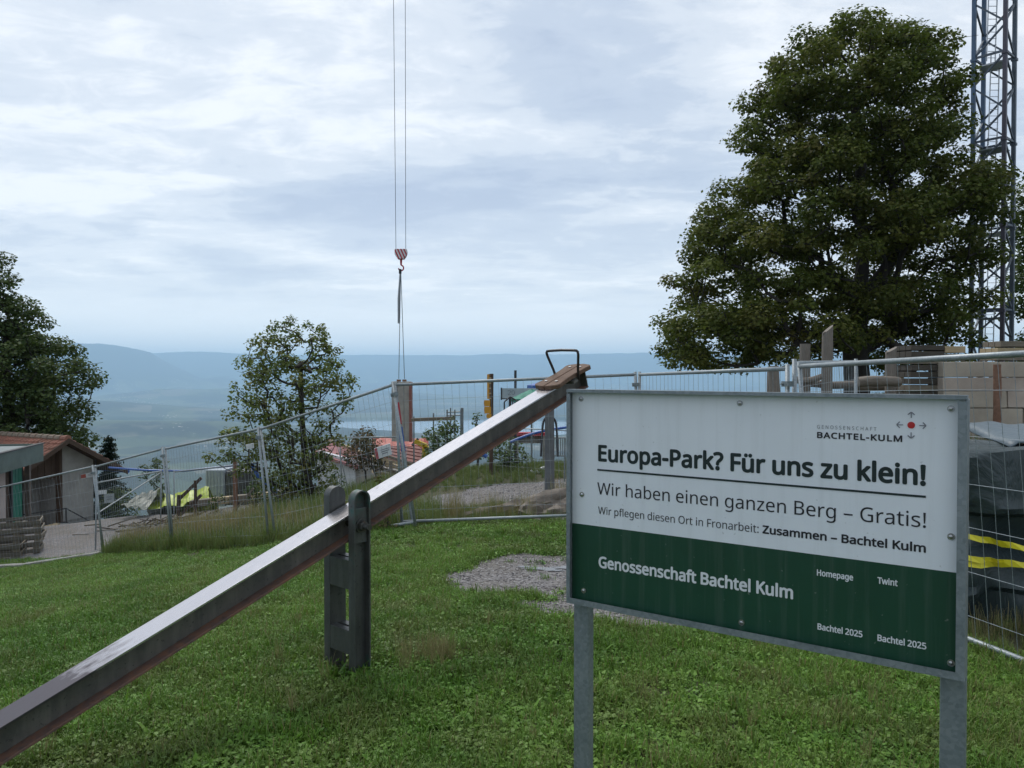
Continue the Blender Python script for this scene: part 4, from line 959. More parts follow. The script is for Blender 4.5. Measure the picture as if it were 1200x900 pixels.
# ------------------------------------------------------------------ crane rope, hook and hanging concrete panel
YC = 31.0
hk = thing('crane_hook', 'red and white striped hook block hanging on two long ropes', 'crane hook', P(470, 298, YC)); o_ = hk.location.copy()
MB().tube([P(461, 0, YC) - o_ + Vector((-.05, 0, 8)), P(464, 292, YC) - o_], .011, 6).build('rope', M_cable, hk); MB().tube([P(475, 0, YC) - o_ + Vector((0, 0, 8)), P(475.5, 292, YC) - o_], .011, 6).build('rope', M_cable, hk)
ol = [(-.23, .2), (.23, .2), (.25, .08), (.22, -.06), (.12, -.2), (-.12, -.2), (-.22, -.06), (-.25, .08)]
g = G('red_white_stripes'); sepz = g.n('ShaderNodeSeparateXYZ'); g.l(g.pos(), sepz.inputs[0])
st = g.math('FRACT', g.math('MULTIPLY', g.math('ADD', sepz.outputs[0], g.math('MULTIPLY', sepz.outputs[2], .45)), 8.))
M_stripe = g.done(g.bsdf(g.mix(g.math('GREATER_THAN', st, .5), (.62, .62, .62), (.42, .03, .05)), .5))
MB().prism(ol, -.14, .14, lambda a, b, y: (a, y, b)).build('hook_block', M_stripe, hk, bevel=.01)
for x in (-.12, .12): MB().tube([(x, -.08, .1), (x, .08, .1)], .11, 16).build('sheave', M_red, hk)
MB().tube([(0, 0, -.2), (0, 0, -.44)], [.05, .035], 8).build('hook_shank', M_red, hk)
ho = [Vector((.10 * math.sin(a), 0, -.55 + .11 * math.cos(a))) for a in np.linspace(0, 4.6, 12)]
MB().tube(ho, .028, 8).build('hook', M_red, hk)
sg = thing('lifting_sling', 'bundle of grey lifting chains hanging from the crane hook', 'sling', P(469, 316, YC)); o_ = sg.location.copy()
MB().box(P(469, 318, YC) - o_, (.10, .08, .18)).build('link', M_dark, sg)
MB().tube([P(469, 320, YC) - o_, P(467.3, 350, YC) - o_, P(467, 379, YC) - o_], [.03, .05, .035], 8).build('chain', simple('grey_chain', (.30, .33, .35), (.2, .22, .24), sc=40, rough=.5), sg)
MB().tube([P(469.5, 320, YC) - o_, P(467.3, 444, YC) - o_], .014, 5).build('rope', M_cable, sg); MB().tube([P(469.8, 320, YC) - o_, P(474, 444, YC) - o_], .014, 5).build('rope', M_cable, sg)
cpn = thing('hanging_concrete_element', 'tall narrow raw concrete panel hanging from the crane', 'concrete panel', P(471.5, 517, YC)); o_ = cpn.location.copy()
a, b = P(459.5, 447, YC) - o_, P(483, 447, YC) - o_; hgt = a.z
for i in range(3):
    xa = a.x + (b.x - a.x) * (.0 + .31 * i); xb = a.x + (b.x - a.x) * (.30 + .31 * i)
    MB().box(((xa + xb) / 2, 0, hgt / 2), (xb - xa, .30 + .02 * (i % 2), hgt - .04 * (i == 1))).build('slab', M_concrete, cpn, bevel=.012)
MB().box((b.x - .05, -.02, hgt / 2 - .02), (.10, .34, hgt)).build('formwork_edge', M_redfabric if False else simple('reddish_formwork_board', (.26, .10, .08), (.2, .08, .06), sc=8), cpn)
for px in (467.3, 474): MB().box(P(px, 446, YC) - o_, (.16, .12, .09)).build('lifting_lug', M_rustpipe, cpn, bevel=.01)

# ------------------------------------------------------------------ crane tower
FL, FR_, BLc, BR_ = Vector((21.5, 36, 0)), Vector((22.34, 35.03, 0)), Vector((22.47, 36.84, 0)), Vector((23.31, 35.87, 0))
ctr = (FL + BR_) / 2; z0 = gz(ctr.x, ctr.y); ct = thing('crane_tower', 'steel lattice crane tower with inner ladders right of the big maple', 'crane', (ctr.x, ctr.y, z0)); bo = Vector((ctr.x, ctr.y, z0))
TOP = 24.0 - z0; SEC = 3.9
cor = [c_ - Vector((ctr.x, ctr.y, 0)) for c_ in (FL, FR_, BR_, BLc)]
zs_ = []; z = 0.0
while z < TOP: zs_.append(z); z += SEC
for si, zb in enumerate(zs_):
    zt_ = min(zb + SEC, TOP); up_ = si >= 3
    for ci, c_ in enumerate(cor):
        m_ = M_cranblueb if (up_ and ci in (0, 3)) else (M_cranpurple if ci == 1 else M_cranblue)
        MB().box((c_.x, c_.y, (zb + zt_) / 2), (.17, .17, zt_ - zb - .02), Matrix.Rotation(R(-49), 3, 'Z')).build('leg', m_, ct, bevel=.01)
        MB().box((c_.x, c_.y, zt_ - .06), (.24, .24, .12), Matrix.Rotation(R(-49), 3, 'Z')).build('leg_joint', m_, ct)
    for ci in range(4):
        a, b = cor[ci], cor[(ci + 1) % 4]; nn = 3; hh = (zt_ - zb) / nn
        for k in range(nn):
            za, zc = zb + k * hh, zb + (k + 1) * hh
            p0, p1 = (a, b) if (k + ci) % 2 == 0 else (b, a)
            MB().bar((p0.x, p0.y, za + .05), (p1.x, p1.y, zc - .05), .075, .075).build('diagonal', M_cranblue, ct)
        MB().bar((a.x, a.y, zb + .04), (b.x, b.y, zb + .04), .09, .09).build('crossbar', M_cranblue, ct)
    # platform and ladder
    off = Vector((.18, .0, 0)) if si % 2 else Vector((.0, .1, 0))
    mb = MB(); MB().box((0, 0, zt_ - .35), (1.05, 1.05, .05), Matrix.Rotation(R(-49), 3, 'Z')).build('platform', M_alu if si % 2 else M_galvdark, ct)
    lad = MB(); lx = -.05 + .12 * (si % 2)
    for s_ in (-.2, .2): lad.bar((lx + .05 + s_, .25, zb + .0), (lx + s_ + .08, .15, zt_ + .3), .045, .03)
    for k in range(13): lad.bar((lx - .15 + .05, .24, zb + .15 + k * .3), (lx + .25 + .05, .24, zb + .15 + k * .3), .025, .025)
    lad.build('ladder', M_alu, ct)
MB().box((0, 0, -.3), (3.2, 3.2, .9), Matrix.Rotation(R(-49), 3, 'Z')).build('base_block', M_concrete, ct, bevel=.03)

# ------------------------------------------------------------------ hut with tiled roof
pk = Vector((-16.2, 28.0, -2.43)); rd = Vector((-.89, .456, 0)).normalized(); wd_ = Vector((.456, .89, 0)).normalized(); hb = -5.98
ht = thing('tiled_hut', 'small rendered hut with a terracotta gable roof at the left edge', 'building', (pk.x, pk.y, hb))
def hp_(r_, w_, z): return pk + rd * r_ + wd_ * w_ + Vector((0, 0, z - pk.z)) - Vector((pk.x, pk.y, hb))
SLP = .60
def rz_(w_): return pk.z - SLP * abs(w_)
OV = .62
# walls: gable wall (white part), recessed part, long right wall
def poly(pts_, th, nrm): 
    mb = MB(); n_ = len(pts_); a = [Vector(p_) for p_ in pts_]; b = [p_ + nrm * th for p_ in a]
    return mb.add(a + b, [tuple(range(n_)), tuple(range(2 * n_ - 1, n_ - 1, -1))] + [(i, n_ + i, n_ + (i + 1) % n_, (i + 1) % n_) for i in range(n_)])
o = poly([hp_(OV, .03, hb), hp_(OV, 1.38, hb), hp_(OV, 1.38, rz_(1.38) - .15), hp_(OV, .03, rz_(.03) - .15)], .25, rd).build('gable_wall', M_plaster, ht); fixn(o)
o = poly([hp_(OV + 1.0, -2.3, hb), hp_(OV + 1.0, .03, hb), hp_(OV + 1.0, .03, rz_(.03) - .15), hp_(OV + 1.0, -2.3, rz_(2.3) - .15)], .2, rd).build('recessed_wall', M_plaster, ht); fixn(o)
o = poly([hp_(OV + .25, 1.38, hb), hp_(6.0, 1.38, hb), hp_(6.0, 1.38, rz_(1.38) - .15), hp_(OV + .25, 1.38, rz_(1.38) - .15)], .2, -wd_).build('side_wall', M_plaster, ht); fixn(o)
o = poly([hp_(OV + .02, .03, hb), hp_(OV + 1.0, .03, hb), hp_(OV + 1.0, .03, rz_(0) - .2), hp_(OV + .02, .03, rz_(0) - .2)], .1, -wd_).build('side_wall', M_plaster, ht); fixn(o)
o = poly([hp_(OV - .01, .05, hb), hp_(OV - .01, 1.36, hb), hp_(OV - .01, 1.36, hb + .42), hp_(OV - .01, .05, hb + .42)], -.02, rd).build('plinth', simple('grey_plinth', (.22, .22, .21), (.17, .17, .16)), ht); fixn(o)
# dark boarded gable above the recess and barred window
nb = 9
for k in range(nb):
    w0, w1 = -2.2 + k * 2.2 / nb, -2.2 + (k + 1) * 2.2 / nb - .015
    o = poly([hp_(OV, w0, hb + 2.05), hp_(OV, w1, hb + 2.05), hp_(OV, w1, rz_(w1) - .18), hp_(OV, w0, rz_(w0) - .18)], .04, rd)
    if rz_(w0) - .18 > hb + 2.2: ob = o.build('gable_board', M_brownwood, ht); fixn(ob)
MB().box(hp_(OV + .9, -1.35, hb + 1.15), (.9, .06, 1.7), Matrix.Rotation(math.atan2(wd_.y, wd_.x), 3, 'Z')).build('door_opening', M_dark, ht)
for k in range(5): MB().bar(hp_(OV + .84, -1.72 + .18 * k, hb + .3), hp_(OV + .84, -1.72 + .18 * k, hb + 2.0), .03).build('door_bar', M_darksteel, ht)
for z in (.7, 1.35): MB().bar(hp_(OV + .83, -1.8, hb + z), hp_(OV + .83, -.92, hb + z), .03).build('door_bar', M_darksteel, ht)
MB().bar(hp_(OV - .05, .0, hb - .2), hp_(OV - .05, .0, rz_(0) - .2), .16).build('porch_post', M_brownwood, ht)
MB().bar(hp_(OV - .06, 1.45, hb - .2), hp_(OV - .06, 1.45, rz_(1.45) - .12), .07).build('downpipe', M_darksteel, ht)
MB().bar(hp_(OV - .05, -2.1, hb - .2), hp_(OV - .05, -2.1, rz_(2.1) - .2), .16).build('porch_post', simple('grey_painted_post', (.25, .24, .22), (.2, .19, .18)), ht)
# roof slabs, tiles, ridge, bargeboards
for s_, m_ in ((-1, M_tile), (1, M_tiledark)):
    W_ = 2.36
    o = poly([hp_(0, 0, pk.z - .07), hp_(6.6, 0, pk.z - .07), hp_(6.6, s_ * W_, rz_(W_) - .07), hp_(0, s_ * W_, rz_(W_) - .07)], .05, Vector((0, 0, -1))).build('roof_deck', M_brownwood, ht); fixn(o)
    mb = MB(); nr_, nc = 9, 30
    for i in range(nr_):
        for k in range(nc):
            w0, w1 = W_ * i / nr_, W_ * (i + 1) / nr_ + .05; r0, r1 = 6.6 * k / nc, 6.6 * (k + .96) / nc; rm = (r0 + r1) / 2
            j_ = random.uniform(-.012, .012)
            q_ = []
            for (r_, h_) in ((r0, .0), (r0 + .03, .045), (rm, .012), (r1 - .03, .012), (r1, 0)):
                q_.append((hp_(r_, s_ * w0, rz_(w0) + h_ - .055 + j_), hp_(r_, s_ * w1, rz_(w1) + h_ - .0 + j_)))
            k0 = len(mb.v)
            for a_, b_ in q_: mb.v += [tuple(a_), tuple(b_)]
            for x in range(4): mb.f.append((k0 + 2 * x, k0 + 2 * x + 1, k0 + 2 * x + 3, k0 + 2 * x + 2))
            e0 = len(mb.v); mb.v += [tuple(Vector(mb.v[k0 + 2 * x + 1]) - Vector((0, 0, .05))) for x in range(5)]
            for x in range(4): mb.f.append((k0 + 2 * x + 1, e0 + x, e0 + x + 1, k0 + 2 * x + 3))
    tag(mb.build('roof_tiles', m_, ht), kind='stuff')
    o = poly([hp_(-.02, 0, pk.z - .02), hp_(-.02, s_ * W_, rz_(W_) - .02), hp_(-.02, s_ * W_, rz_(W_) - .2), hp_(-.02, 0, pk.z - .2)], .04, -rd).build('bargeboard', M_brownwood, ht); fixn(o)
    MB().tube([hp_(0, s_ * (W_ + .06), rz_(W_) - .1), hp_(6.5, s_ * (W_ + .06), rz_(W_) - .1)], .06, 8).build('gutter', M_darksteel if s_ < 0 else M_blue, ht)
mrd = simple('mossy_ridge_tile', (.24, .17, .13), (.16, .14, .10), sc=8)
for k in range(18):
    MB().tube([hp_(.0 + k * .365, 0, pk.z - .03), hp_(.40 + k * .365, 0, pk.z - .045)], [.13, .105], 8).build('ridge_tile', M_tile if k < 1 else mrd, ht)
plate('wall_sign', 'small red and white sign on the gable wall of the hut', pk + rd * (OV - .04) + wd_ * 1.08 + Vector((0, 0, hb + 2.0 - pk.z)), .46, .17, math.atan2(wd_.y, wd_.x), M_whitepl, R(-4), [(-.13, 0, .2, .14, M_redfabric), (.12, .03, .16, .015, M_inkgrey), (.12, -.02, .16, .015, M_inkgrey)])
hr = thing('handrail', 'dark steel stair handrail in front of the hut wall', 'handrail', (pk.x, pk.y, hb))
r1 = OV - .45
for z in (.95, .45): MB().tube([hp_(r1, -1.9, hb + z + .03), hp_(r1, .0, hb + z)], .022, 6).build('rail', M_darksteel, hr)
for z in (.95, .45): MB().tube([hp_(r1, .0, hb + z), hp_(r1, 1.05, hb + z - .72)], .022, 6).build('rail', M_darksteel, hr)
MB().tube([hp_(r1, .0, hb - .1), hp_(r1, 0, hb + .97)], .025, 6).build('post', M_darksteel, hr); MB().tube([hp_(r1, 1.05, hb - .7), hp_(r1, 1.05, hb + .25)], .025, 6).build('post', M_darksteel, hr)
MB().tube([hp_(r1, -1.9, hb - .1), hp_(r1, -1.9, hb + .97)], .025, 6).build('post', M_darksteel, hr)
# flat-roofed annex with grey-green fascia
an = thing('flat_roofed_annex', 'annex with a deep grey green fascia and a green door at the left edge', 'building', (-15.3, 25, -5.2)); ao = Vector((-15.3, 25, -5.2))
ad = Vector((.22, -.975, 0)).normalized(); al = Vector((-ad.y, ad.x, 0)) * -1        # ad towards the camera, al to the left
if al.x > 0: al = -al
def ap(s_, l_, z): return Vector((-15.3, 25, 0)) + ad * s_ + al * l_ + Vector((0, 0, z)) - ao
for nm, (s0, s1, l0, l1, z0_, z1_), m_ in (('fascia', (0, 6, 0, .06, -2.93, -2.36), M_fascia), ('fascia', (-.06, 0, 0, 5, -2.93, -2.36), M_fascia)):
    mb = MB(); vs_ = [ap(s, l_, z) for z in (z0_, z1_) for (s, l_) in ((s0, l0), (s1, l0), (s1, l1), (s0, l1))]
    o = mb.add(vs_, [(0, 3, 2, 1), (4, 5, 6, 7), (0, 1, 5, 4), (1, 2, 6, 5), (2, 3, 7, 6), (3, 0, 4, 7)]).build(nm, m_, an); fixn(o)
mb = MB(); vs_ = [ap(s, l_, z) for z in (-2.52, -2.42) for (s, l_) in ((0, .06), (6, .06), (6, 5), (0, 5))]
o = mb.add(vs_, [(0, 3, 2, 1), (4, 5, 6, 7), (0, 1, 5, 4), (1, 2, 6, 5), (2, 3, 7, 6), (3, 0, 4, 7)]).build('flat_roof', M_galvdark, an); fixn(o)
MB().bar(ap(-.06, .03, -2.345), ap(6, .03, -2.345), .14, .03).build('roof_edge_trim', M_darksteel, an)
def wallbox(name, s0, s1, l0, l1, z0_, z1_, m_):
    vs_ = [ap(s, l_, z) for z in (z0_, z1_) for (s, l_) in ((s0, l0), (s1, l0), (s1, l1), (s0, l1))]
    o = MB().add(vs_, [(0, 3, 2, 1), (4, 5, 6, 7), (0, 1, 5, 4), (1, 2, 6, 5), (2, 3, 7, 6), (3, 0, 4, 7)]).build(name, m_, an); fixn(o); return o
wallbox('wall', 1.25, 6, .62, .82, -5.6, -2.52, M_pinkwall); wallbox('door', -.12, .72, .66, .72, -4.85, -2.95, M_greendoor)
for sx0 in (.06, .30, .54): wallbox('door_board', sx0 - .1, sx0 + .11, .645, .659, -4.75, -2.97, M_greendoor)
wallbox('door_frame', .75, .87, .6, .76, -4.9, -2.93, M_darksteel); wallbox('dark_wall', .87, 1.24, .66, .8, -5.4, -2.93, M_brownwood); wallbox('post', -.42, -.28, .5, .64, -5.4, -2.93, simple('brown_grey_post', (.15, .12, .10), (.11, .09, .08)))
wallbox('dark_wall', -.28, -.13, .68, .78, -5.4, -2.93, M_dark); wallbox('plinth', -.5, 6, .55, 3, -5.7, -4.9, M_concrete)
wallbox('side_wall', -.06, .1, .8, 4.9, -5.4, -2.93, M_pinkwall)

# kerb of flat stones along the yard edge
kb = thing('kerb_edging', 'row of pale flat kerb stones along the yard edge below the first fence panel', 'kerb', (-11, 18.6, -4.55))
ka = [(-9.4, 17.9), (-10.4, 18.1), (-11.5, 18.7), (-12.7, 19.0), (-14, 19.4)]
p0 = P(112, 655, 17.0); k = 0; tt = 0
A_, B_ = Vector((p0.x, 17.2, 0)), Vector((-13.4, 18.6, 0)); nst = 9
for k in range(nst):
    a = A_.lerp(B_, k / nst); b = A_.lerp(B_, (k + .93) / nst); za, zb_ = gz(a.x, a.y), gz(b.x, b.y)
    MB().bar(Vector((a.x, a.y, za + .03)) - kb.location, Vector((b.x, b.y, zb_ + .03)) - kb.location, .22, .10).build('kerb_stone', M_stone, kb, bevel=.012)
kb = thing('kerb_edging', 'pale concrete edging strip at the foot of the hut wall', 'kerb', (-14, 28, -5.9))
for k in range(8):
    a = P(68 + k * 12, 617.5 - .9 * max(0, k - 4), 27.0); b = P(79.3 + k * 12, 617.5 - .9 * max(0, k - 3.1), 27.0)
    a.z = gz(a.x, a.y) + .06; b.z = gz(b.x, b.y) + .06
    MB().bar(a - kb.location, b - kb.location, .25, .14).build('kerb_stone', M_stone, kb, bevel=.012)

# pallets
M_crate = wood('dark_grey_pallet_wood', (.17, .15, .12), (.09, .08, .065), (1.5, 16, 16))
def crate(label, c_, rz__, L_=1.15, W_=.78, h_=.19, boards=True, group='stacked wooden pallet frames'):
    t = thing('wooden_pallet', label, 'pallet', c_, rz__, group)
    for y in (-W_ / 2, W_ / 2): MB().box((0, y, h_ * .72), (L_, .03, h_ * .52), jit=.004).build('side_board', M_crate, t, bevel=.003)
    for x in (-L_ / 2 + .015, L_ / 2 - .015): MB().box((x, 0, h_ * .72), (.03, W_ - .035, h_ * .5), jit=.004).build('end_board', M_plank, t, bevel=.003)
    for x in (-L_ / 2 + .1, 0, L_ / 2 - .1):
        for y in (-W_ / 2 + .06, W_ / 2 - .06): MB().box((x, y, h_ * .22), (.14, .09, h_ * .44)).build('block', M_plank, t)
    return t
pb = P(21, 652, 20.3); zb = min(pb.z, gz(pb.x, pb.y)) ; names = ['bottom', 'second from bottom', 'middle', 'second from top', 'top']
zb = gz(pb.x, pb.y) - .02; hs = (P(21, 609, 20.3).z - zb) / 5
for k in range(5):
    crate(f'{names[k]} grey wooden frame in the stack beside the annex', (pb.x + random.uniform(-.04, .04), pb.y, zb + k * hs), R(25) + random.uniform(-.05, .05), h_=hs)
pb = P(-2, 664, 19.9)
for k in range(2): crate(['lower grey wooden frame in the low pile at the left edge', 'upper grey wooden frame in the low pile at the left edge'][k], (pb.x, pb.y, gz(pb.x, pb.y) + k * .2), R(22), group='low pile of wooden frames')
t = thing('timber_board', 'loose flat boards lying on the ground left of the hut post', 'boards', P(46, 620, 26))
for k in range(3): MB().bar(P(38 + 3 * k, 622 - k, 25.6 + .3 * k) - t.location, P(66 + k, 616 - k, 26.3 + .3 * k) - t.location, .22, .06).build('board', M_pale, t)

# ------------------------------------------------------------------ things on the building site, left and centre
def tarp(name, label, crest, foot_l, foot_r, mat, Y0, Y1, cat='tarpaulin'):
    """ridged tarpaulin: crest from px a to px b"""
    (ax, ay), (bx, by) = crest; A0, B0 = P(ax, ay, Y1), P(bx, by, Y1)
    t = thing(name, label, cat, (A0.x, Y0, gz(A0.x, Y0))); n1, n2 = 16, 12; vs_ = []
    FLp, FRp = P(*foot_l, Y0), P(*foot_r, Y0)
    for i in range(n1 + 1):
        s_ = i / n1; c0, c1 = FLp.lerp(FRp, s_), A0.lerp(B0, s_); back = c1 + Vector((0, 1.4, 0)); back.z = gz(back.x, back.y) - .1
        for j in range(n2 + 1):
            u_ = j / n2
            if u_ <= .6: q_ = c0.lerp(c1, u_ / .6); q_.z -= .10 * math.sin(math.pi * u_ / .6)
            else: q_ = c1.lerp(back, (u_ - .6) / .4)
            q_ += Vector((random.gauss(0, .015), random.gauss(0, .015), random.gauss(0, .02) + .04 * math.sin(s_ * 19 + u_ * 4)))
            vs_.append(q_ - t.location)
    fs = [(i * (n2 + 1) + j, (i + 1) * (n2 + 1) + j, (i + 1) * (n2 + 1) + j + 1, i * (n2 + 1) + j + 1) for i in range(n1) for j in range(n2)]
    o = MB().add(vs_, fs).build('sheet', mat, t, smooth=False); md = o.modifiers.new('thickness', 'SOLIDIFY'); md.thickness = .01
    return t
tarp('tarpaulin_cover', 'grey sheet with a lime edge beside the hut', ((160, 580), (188, 571)), (141, 592), (172, 597), M_greytarp, 24.3, 25.6)
tarp('tarpaulin_cover', 'lime green tarpaulin spread over a pile behind the fence', ((172, 583), (244, 570)), (161, 598), (246, 587), M_lime, 25.0, 26.2)
t = thing('timber_brace', 'dark wooden trestle with a slanting beam beside the lime green tarpaulin', 'trestle', P(222, 604, 23.5))
for a, b in (((208, 612), (210, 580)), ((229, 606), (229, 563)), ((209, 586), (236, 560)), ((209, 606), (236, 580))):
    MB().bar(P(*a, 23.5) - t.location, P(*b, 23.6) - t.location, .09).build('beam', M_brownwood, t)
t = thing('site_container', 'pale ribbed site container partly hidden by the young tree', 'container', P(252, 584, 28)); lo = t.location.copy()
a, b = P(241, 551, 28) - lo, P(263, 551, 28) - lo; hh = a.z + .3
MB().box(((a.x + b.x) / 2, .6, hh / 2 - .3), (b.x - a.x, 1.2, hh)).build('body', simple('pale_blue_grey_sheet', (.34, .38, .42), (.28, .32, .36)), t)
for k in range(6): MB().box((a.x + (b.x - a.x) * (k + .5) / 6, -.02, hh / 2 - .3), (.04, .03, hh - .05)).build('rib', simple('rib', (.3, .34, .38)) if k == 0 else bpy.data.materials['rib'], t)
MB().box((b.x + .5, .5, hh / 2 - .3), (.9, 1.0, hh - .1)).build('dark_end', M_darksteel, t)
t = thing('wooden_post', 'brown wooden post standing in the weeds left of the young tree', 'post', P(276, 604, 22)); MB().bar((0, 0, -.3), (0, 0, P(273, 537, 22).z - t.location.z), .10).build('shaft', M_rustpipe, t)
MB().bar((0, -.02, .15), (P(297, 572, 22) - t.location), .05).build('brace', M_plank, t)
t = thing('timber_wall', 'low row of pale sleepers behind the weeds left of the young tree', 'sleepers', P(262, 588, 25))
for k in range(6):
    x0, x1 = 224 + k * 24, 246 + k * 24; MB().bar(P(x0, 590 - k * 2.6, 25) - t.location, P(x1, 588 - k * 2.6, 25) - t.location, .3, .22).build('sleeper', M_pale if k % 2 else M_plank, t, bevel=.015)
def hose(name, label, pts_, r_, mat, cat='pipe'):
    t = thing(name, label, cat, pts_[0]); MB().tube([Vector(p_) - Vector(pts_[0]) for p_ in pts_], r_, 8).build('tube', mat, t, smooth=True); return t
def smooth_pts(pp, n=6):
    out = []; pp = [Vector(p_) for p_ in pp]
    for i in range(len(pp) - 1):
        a, b, c_, d = pp[max(i - 1, 0)], pp[i], pp[i + 1], pp[min(i + 2, len(pp) - 1)]
        for k in range(n):
            t_ = k / n; out.append(.5 * ((2 * b) + (c_ - a) * t_ + (2 * a - 5 * b + 4 * c_ - d) * t_ ** 2 + (3 * b - a - 3 * c_ + d) * t_ ** 3))
    return out + [pp[-1]]
hose('blue_pipe', 'long thin blue pipe running level from the hut eave to the young tree', [P(128, 548, 26), P(170, 551, 25), P(215, 552, 25.5), P(250, 548, 26.5), P(300, 543, 27)], .035, M_blue)
hose('blue_pipe', 'blue flexible pipe curving behind the seesaw beam below the green bush', smooth_pts([P(455, 567, 13.8), P(478, 563, 13.9), P(492, 552, 14), P(508, 534, 14), P(530, 527, 14.1), P(556, 527, 14.2), P(570, 535, 14.3)]), .04, M_blue)
hose('blue_pipe', 'thin blue pipe slanting behind the raised end of the seesaw', smooth_pts([P(598, 518, 17), P(625, 508, 17), P(655, 502, 17), P(690, 498, 17)]), .03, M_blue)
hose('blue_pipe', 'short blue pipe end hanging on the left of the young tree', smooth_pts([P(293, 543, 21.5), P(306, 562, 21.5), P(325, 577, 21.5)]), .05, M_blue)
# shed with pinkish roof and white wall, red roofed house behind
YH = 33.0
sh_ = thing('white_shed', 'low white walled shed with a pinkish red roof behind the young tree', 'building', P(400, 580, YH)); o_ = sh_.location.copy()
def quadprism(name, pts_, Y0, dep, mat, parent, org, bev=0):
    a = [P(x, y, Y0) - org for x, y in pts_]; b = [p_ + Vector((dep * .25, dep, 0)) for p_ in a]; n_ = len(a)
    o = MB().add(a + b, [tuple(range(n_)), tuple(range(2 * n_ - 1, n_ - 1, -1))] + [(i, n_ + i, n_ + (i + 1) % n_, (i + 1) % n_) for i in range(n_)]).build(name, mat, parent); fixn(o)
    o.data.polygons.foreach_set('use_smooth', [False] * len(o.data.polygons)); return o
quadprism('wall', [(372, 600), (416, 600), (416, 540), (372, 528)], YH, .2, M_whitepl, sh_, o_)
quadprism('gable_wall', [(417, 600), (468, 600), (468, 552), (417, 540)], YH + .1, .2, M_concrete, sh_, o_)
def roofslab(name, p_, mat, parent, org, th=.12):
    a = [Vector(q_) - org for q_ in p_]; b = [q_ - Vector((0, 0, th)) for q_ in a]
    o = MB().add(a + b, [(0, 1, 2, 3), (7, 6, 5, 4), (0, 4, 5, 1), (1, 5, 6, 2), (2, 6, 7, 3), (3, 7, 4, 0)]).build(name, mat, parent); fixn(o); o.data.polygons.foreach_set('use_smooth', [False] * 6); return o
m_pinkroof = simple('pinkish_sheet_roof', (.33, .12, .12), (.24, .10, .10), sc=2)
for k in range(5):
    f0, f1 = k / 5, (k + .95) / 5
    A0, A1 = P(366, 530, YH - .3), P(420, 547, YH - .3); C0, C1 = P(386, 517, YH + 3), P(440, 536, YH + 3)
    roofslab('roof_panel', [A0.lerp(A1, f0), A0.lerp(A1, f1), C0.lerp(C1, f1), C0.lerp(C1, f0)], m_pinkroof, sh_, o_)
MB().bar(P(384, 516, YH + 3) - o_, P(470, 549, YH + 2.4) - o_, .25, .18).build('verge_board', M_pale, sh_)
rh = thing('red_roofed_house', 'house with a red tiled roof below the hanging concrete panel', 'building', P(470, 570, 38)); o_ = rh.location.copy()
quadprism('wall', [(440, 590), (500, 590), (500, 552), (440, 545)], 38, 4, M_plaster, rh, o_)
A0, A1, C0, C1 = P(430, 541, 37.5), P(505, 562, 37.5), P(438, 514, 42), P(500, 520, 42)
nr_ = 9
for i in range(nr_):
    for k in range(8):
        f0, f1 = i / nr_, (i + 1.05) / nr_; g0, g1 = k / 8, (k + .96) / 8
        L0_, R0_, L1_, R1_ = A0.lerp(C0, f0), A1.lerp(C1, f0), A0.lerp(C0, min(f1, 1)), A1.lerp(C1, min(f1, 1)); up_ = Vector((0, 0, .05))
        roofslab('roof_tile_strip', [L0_.lerp(R0_, g0) + up_, L0_.lerp(R0_, g1) + up_, L1_.lerp(R1_, g1), L1_.lerp(R1_, g0)], M_tilered, rh, o_, .06)
MB().bar(C0 - o_, C1 - o_, .3, .18).build('ridge', M_redfabric, rh)
rs_ = thing('orange_sheet', 'bright orange red sheet lying along the ridge of the red roof', 'sheet', P(460, 520, 37)); o_ = rs_.location.copy()
vs_ = []; 
for i in range(13):
    for j in range(5):
        x = 436 + 66 * i / 12; y = 514 + 2.2 * j + (10 * max(0, i - 10) / 2) * (j / 4); vs_.append(P(x, y + math.sin(i * 2.1 + j) * .8, 37.4 - .25 * j) - o_)
o = MB().add(vs_, [(i * 5 + j, (i + 1) * 5 + j, (i + 1) * 5 + j + 1, i * 5 + j + 1) for i in range(12) for j in range(4)]).build('cloth', M_redfabric, rs_); md = o.modifiers.new('th', 'SOLIDIFY'); md.thickness = .02
tp = thing('timber_pile', 'pile of pale sawn boards between the sheds and the fence joint', 'timber', P(450, 566, 29)); o_ = tp.location.copy()
for k in range(6):
    MB().bar(P(437 + (k % 2) * 3, 529 + k * 6, 29) - o_, P(486 + (k % 3) * 5, 545 + k * 5, 29.6) - o_, .5, .10).build('board', M_pale if k % 3 else M_plank, tp, bevel=.01)
for k in range(4): MB().bar(P(444 + 14 * k, 536 + k * 4, 28.7) - o_, P(444 + 14 * k, 575, 28.7) - o_, .12, .12).build('stud', M_plank, tp)
dg_ = thing('yellow_digger', 'yellow digger arm bent down behind the fence joint', 'digger', P(496, 565, 22)); o_ = dg_.location.copy()
MB().bar(P(486, 517, 22) - o_, P(498, 522, 22) - o_, .16, .13).bar(P(497.5, 520, 22) - o_, P(500.5, 527, 22) - o_, .16, .12).build('boom', M_yellowm, dg_, bevel=.01)
MB().bar(P(499, 523, 22) - o_, P(496, 552, 22) - o_, .16, .17).build('arm', M_yellowm, dg_, bevel=.015)
MB().bar(P(483, 522, 22) - o_, P(490, 514, 22) - o_, .07).build('hydraulic_ram', M_darksteel, dg_)
for py in (527, 535, 543): MB().tube([P(500.5, py, 21.87) - o_, P(500.5, py, 22.1) - o_], .055, 8).build('pin', M_brownwood, dg_)
MB().box(P(496, 560, 22) - o_, (.45, .35, .4)).build('bucket', M_brownwood, dg_, bevel=.03)
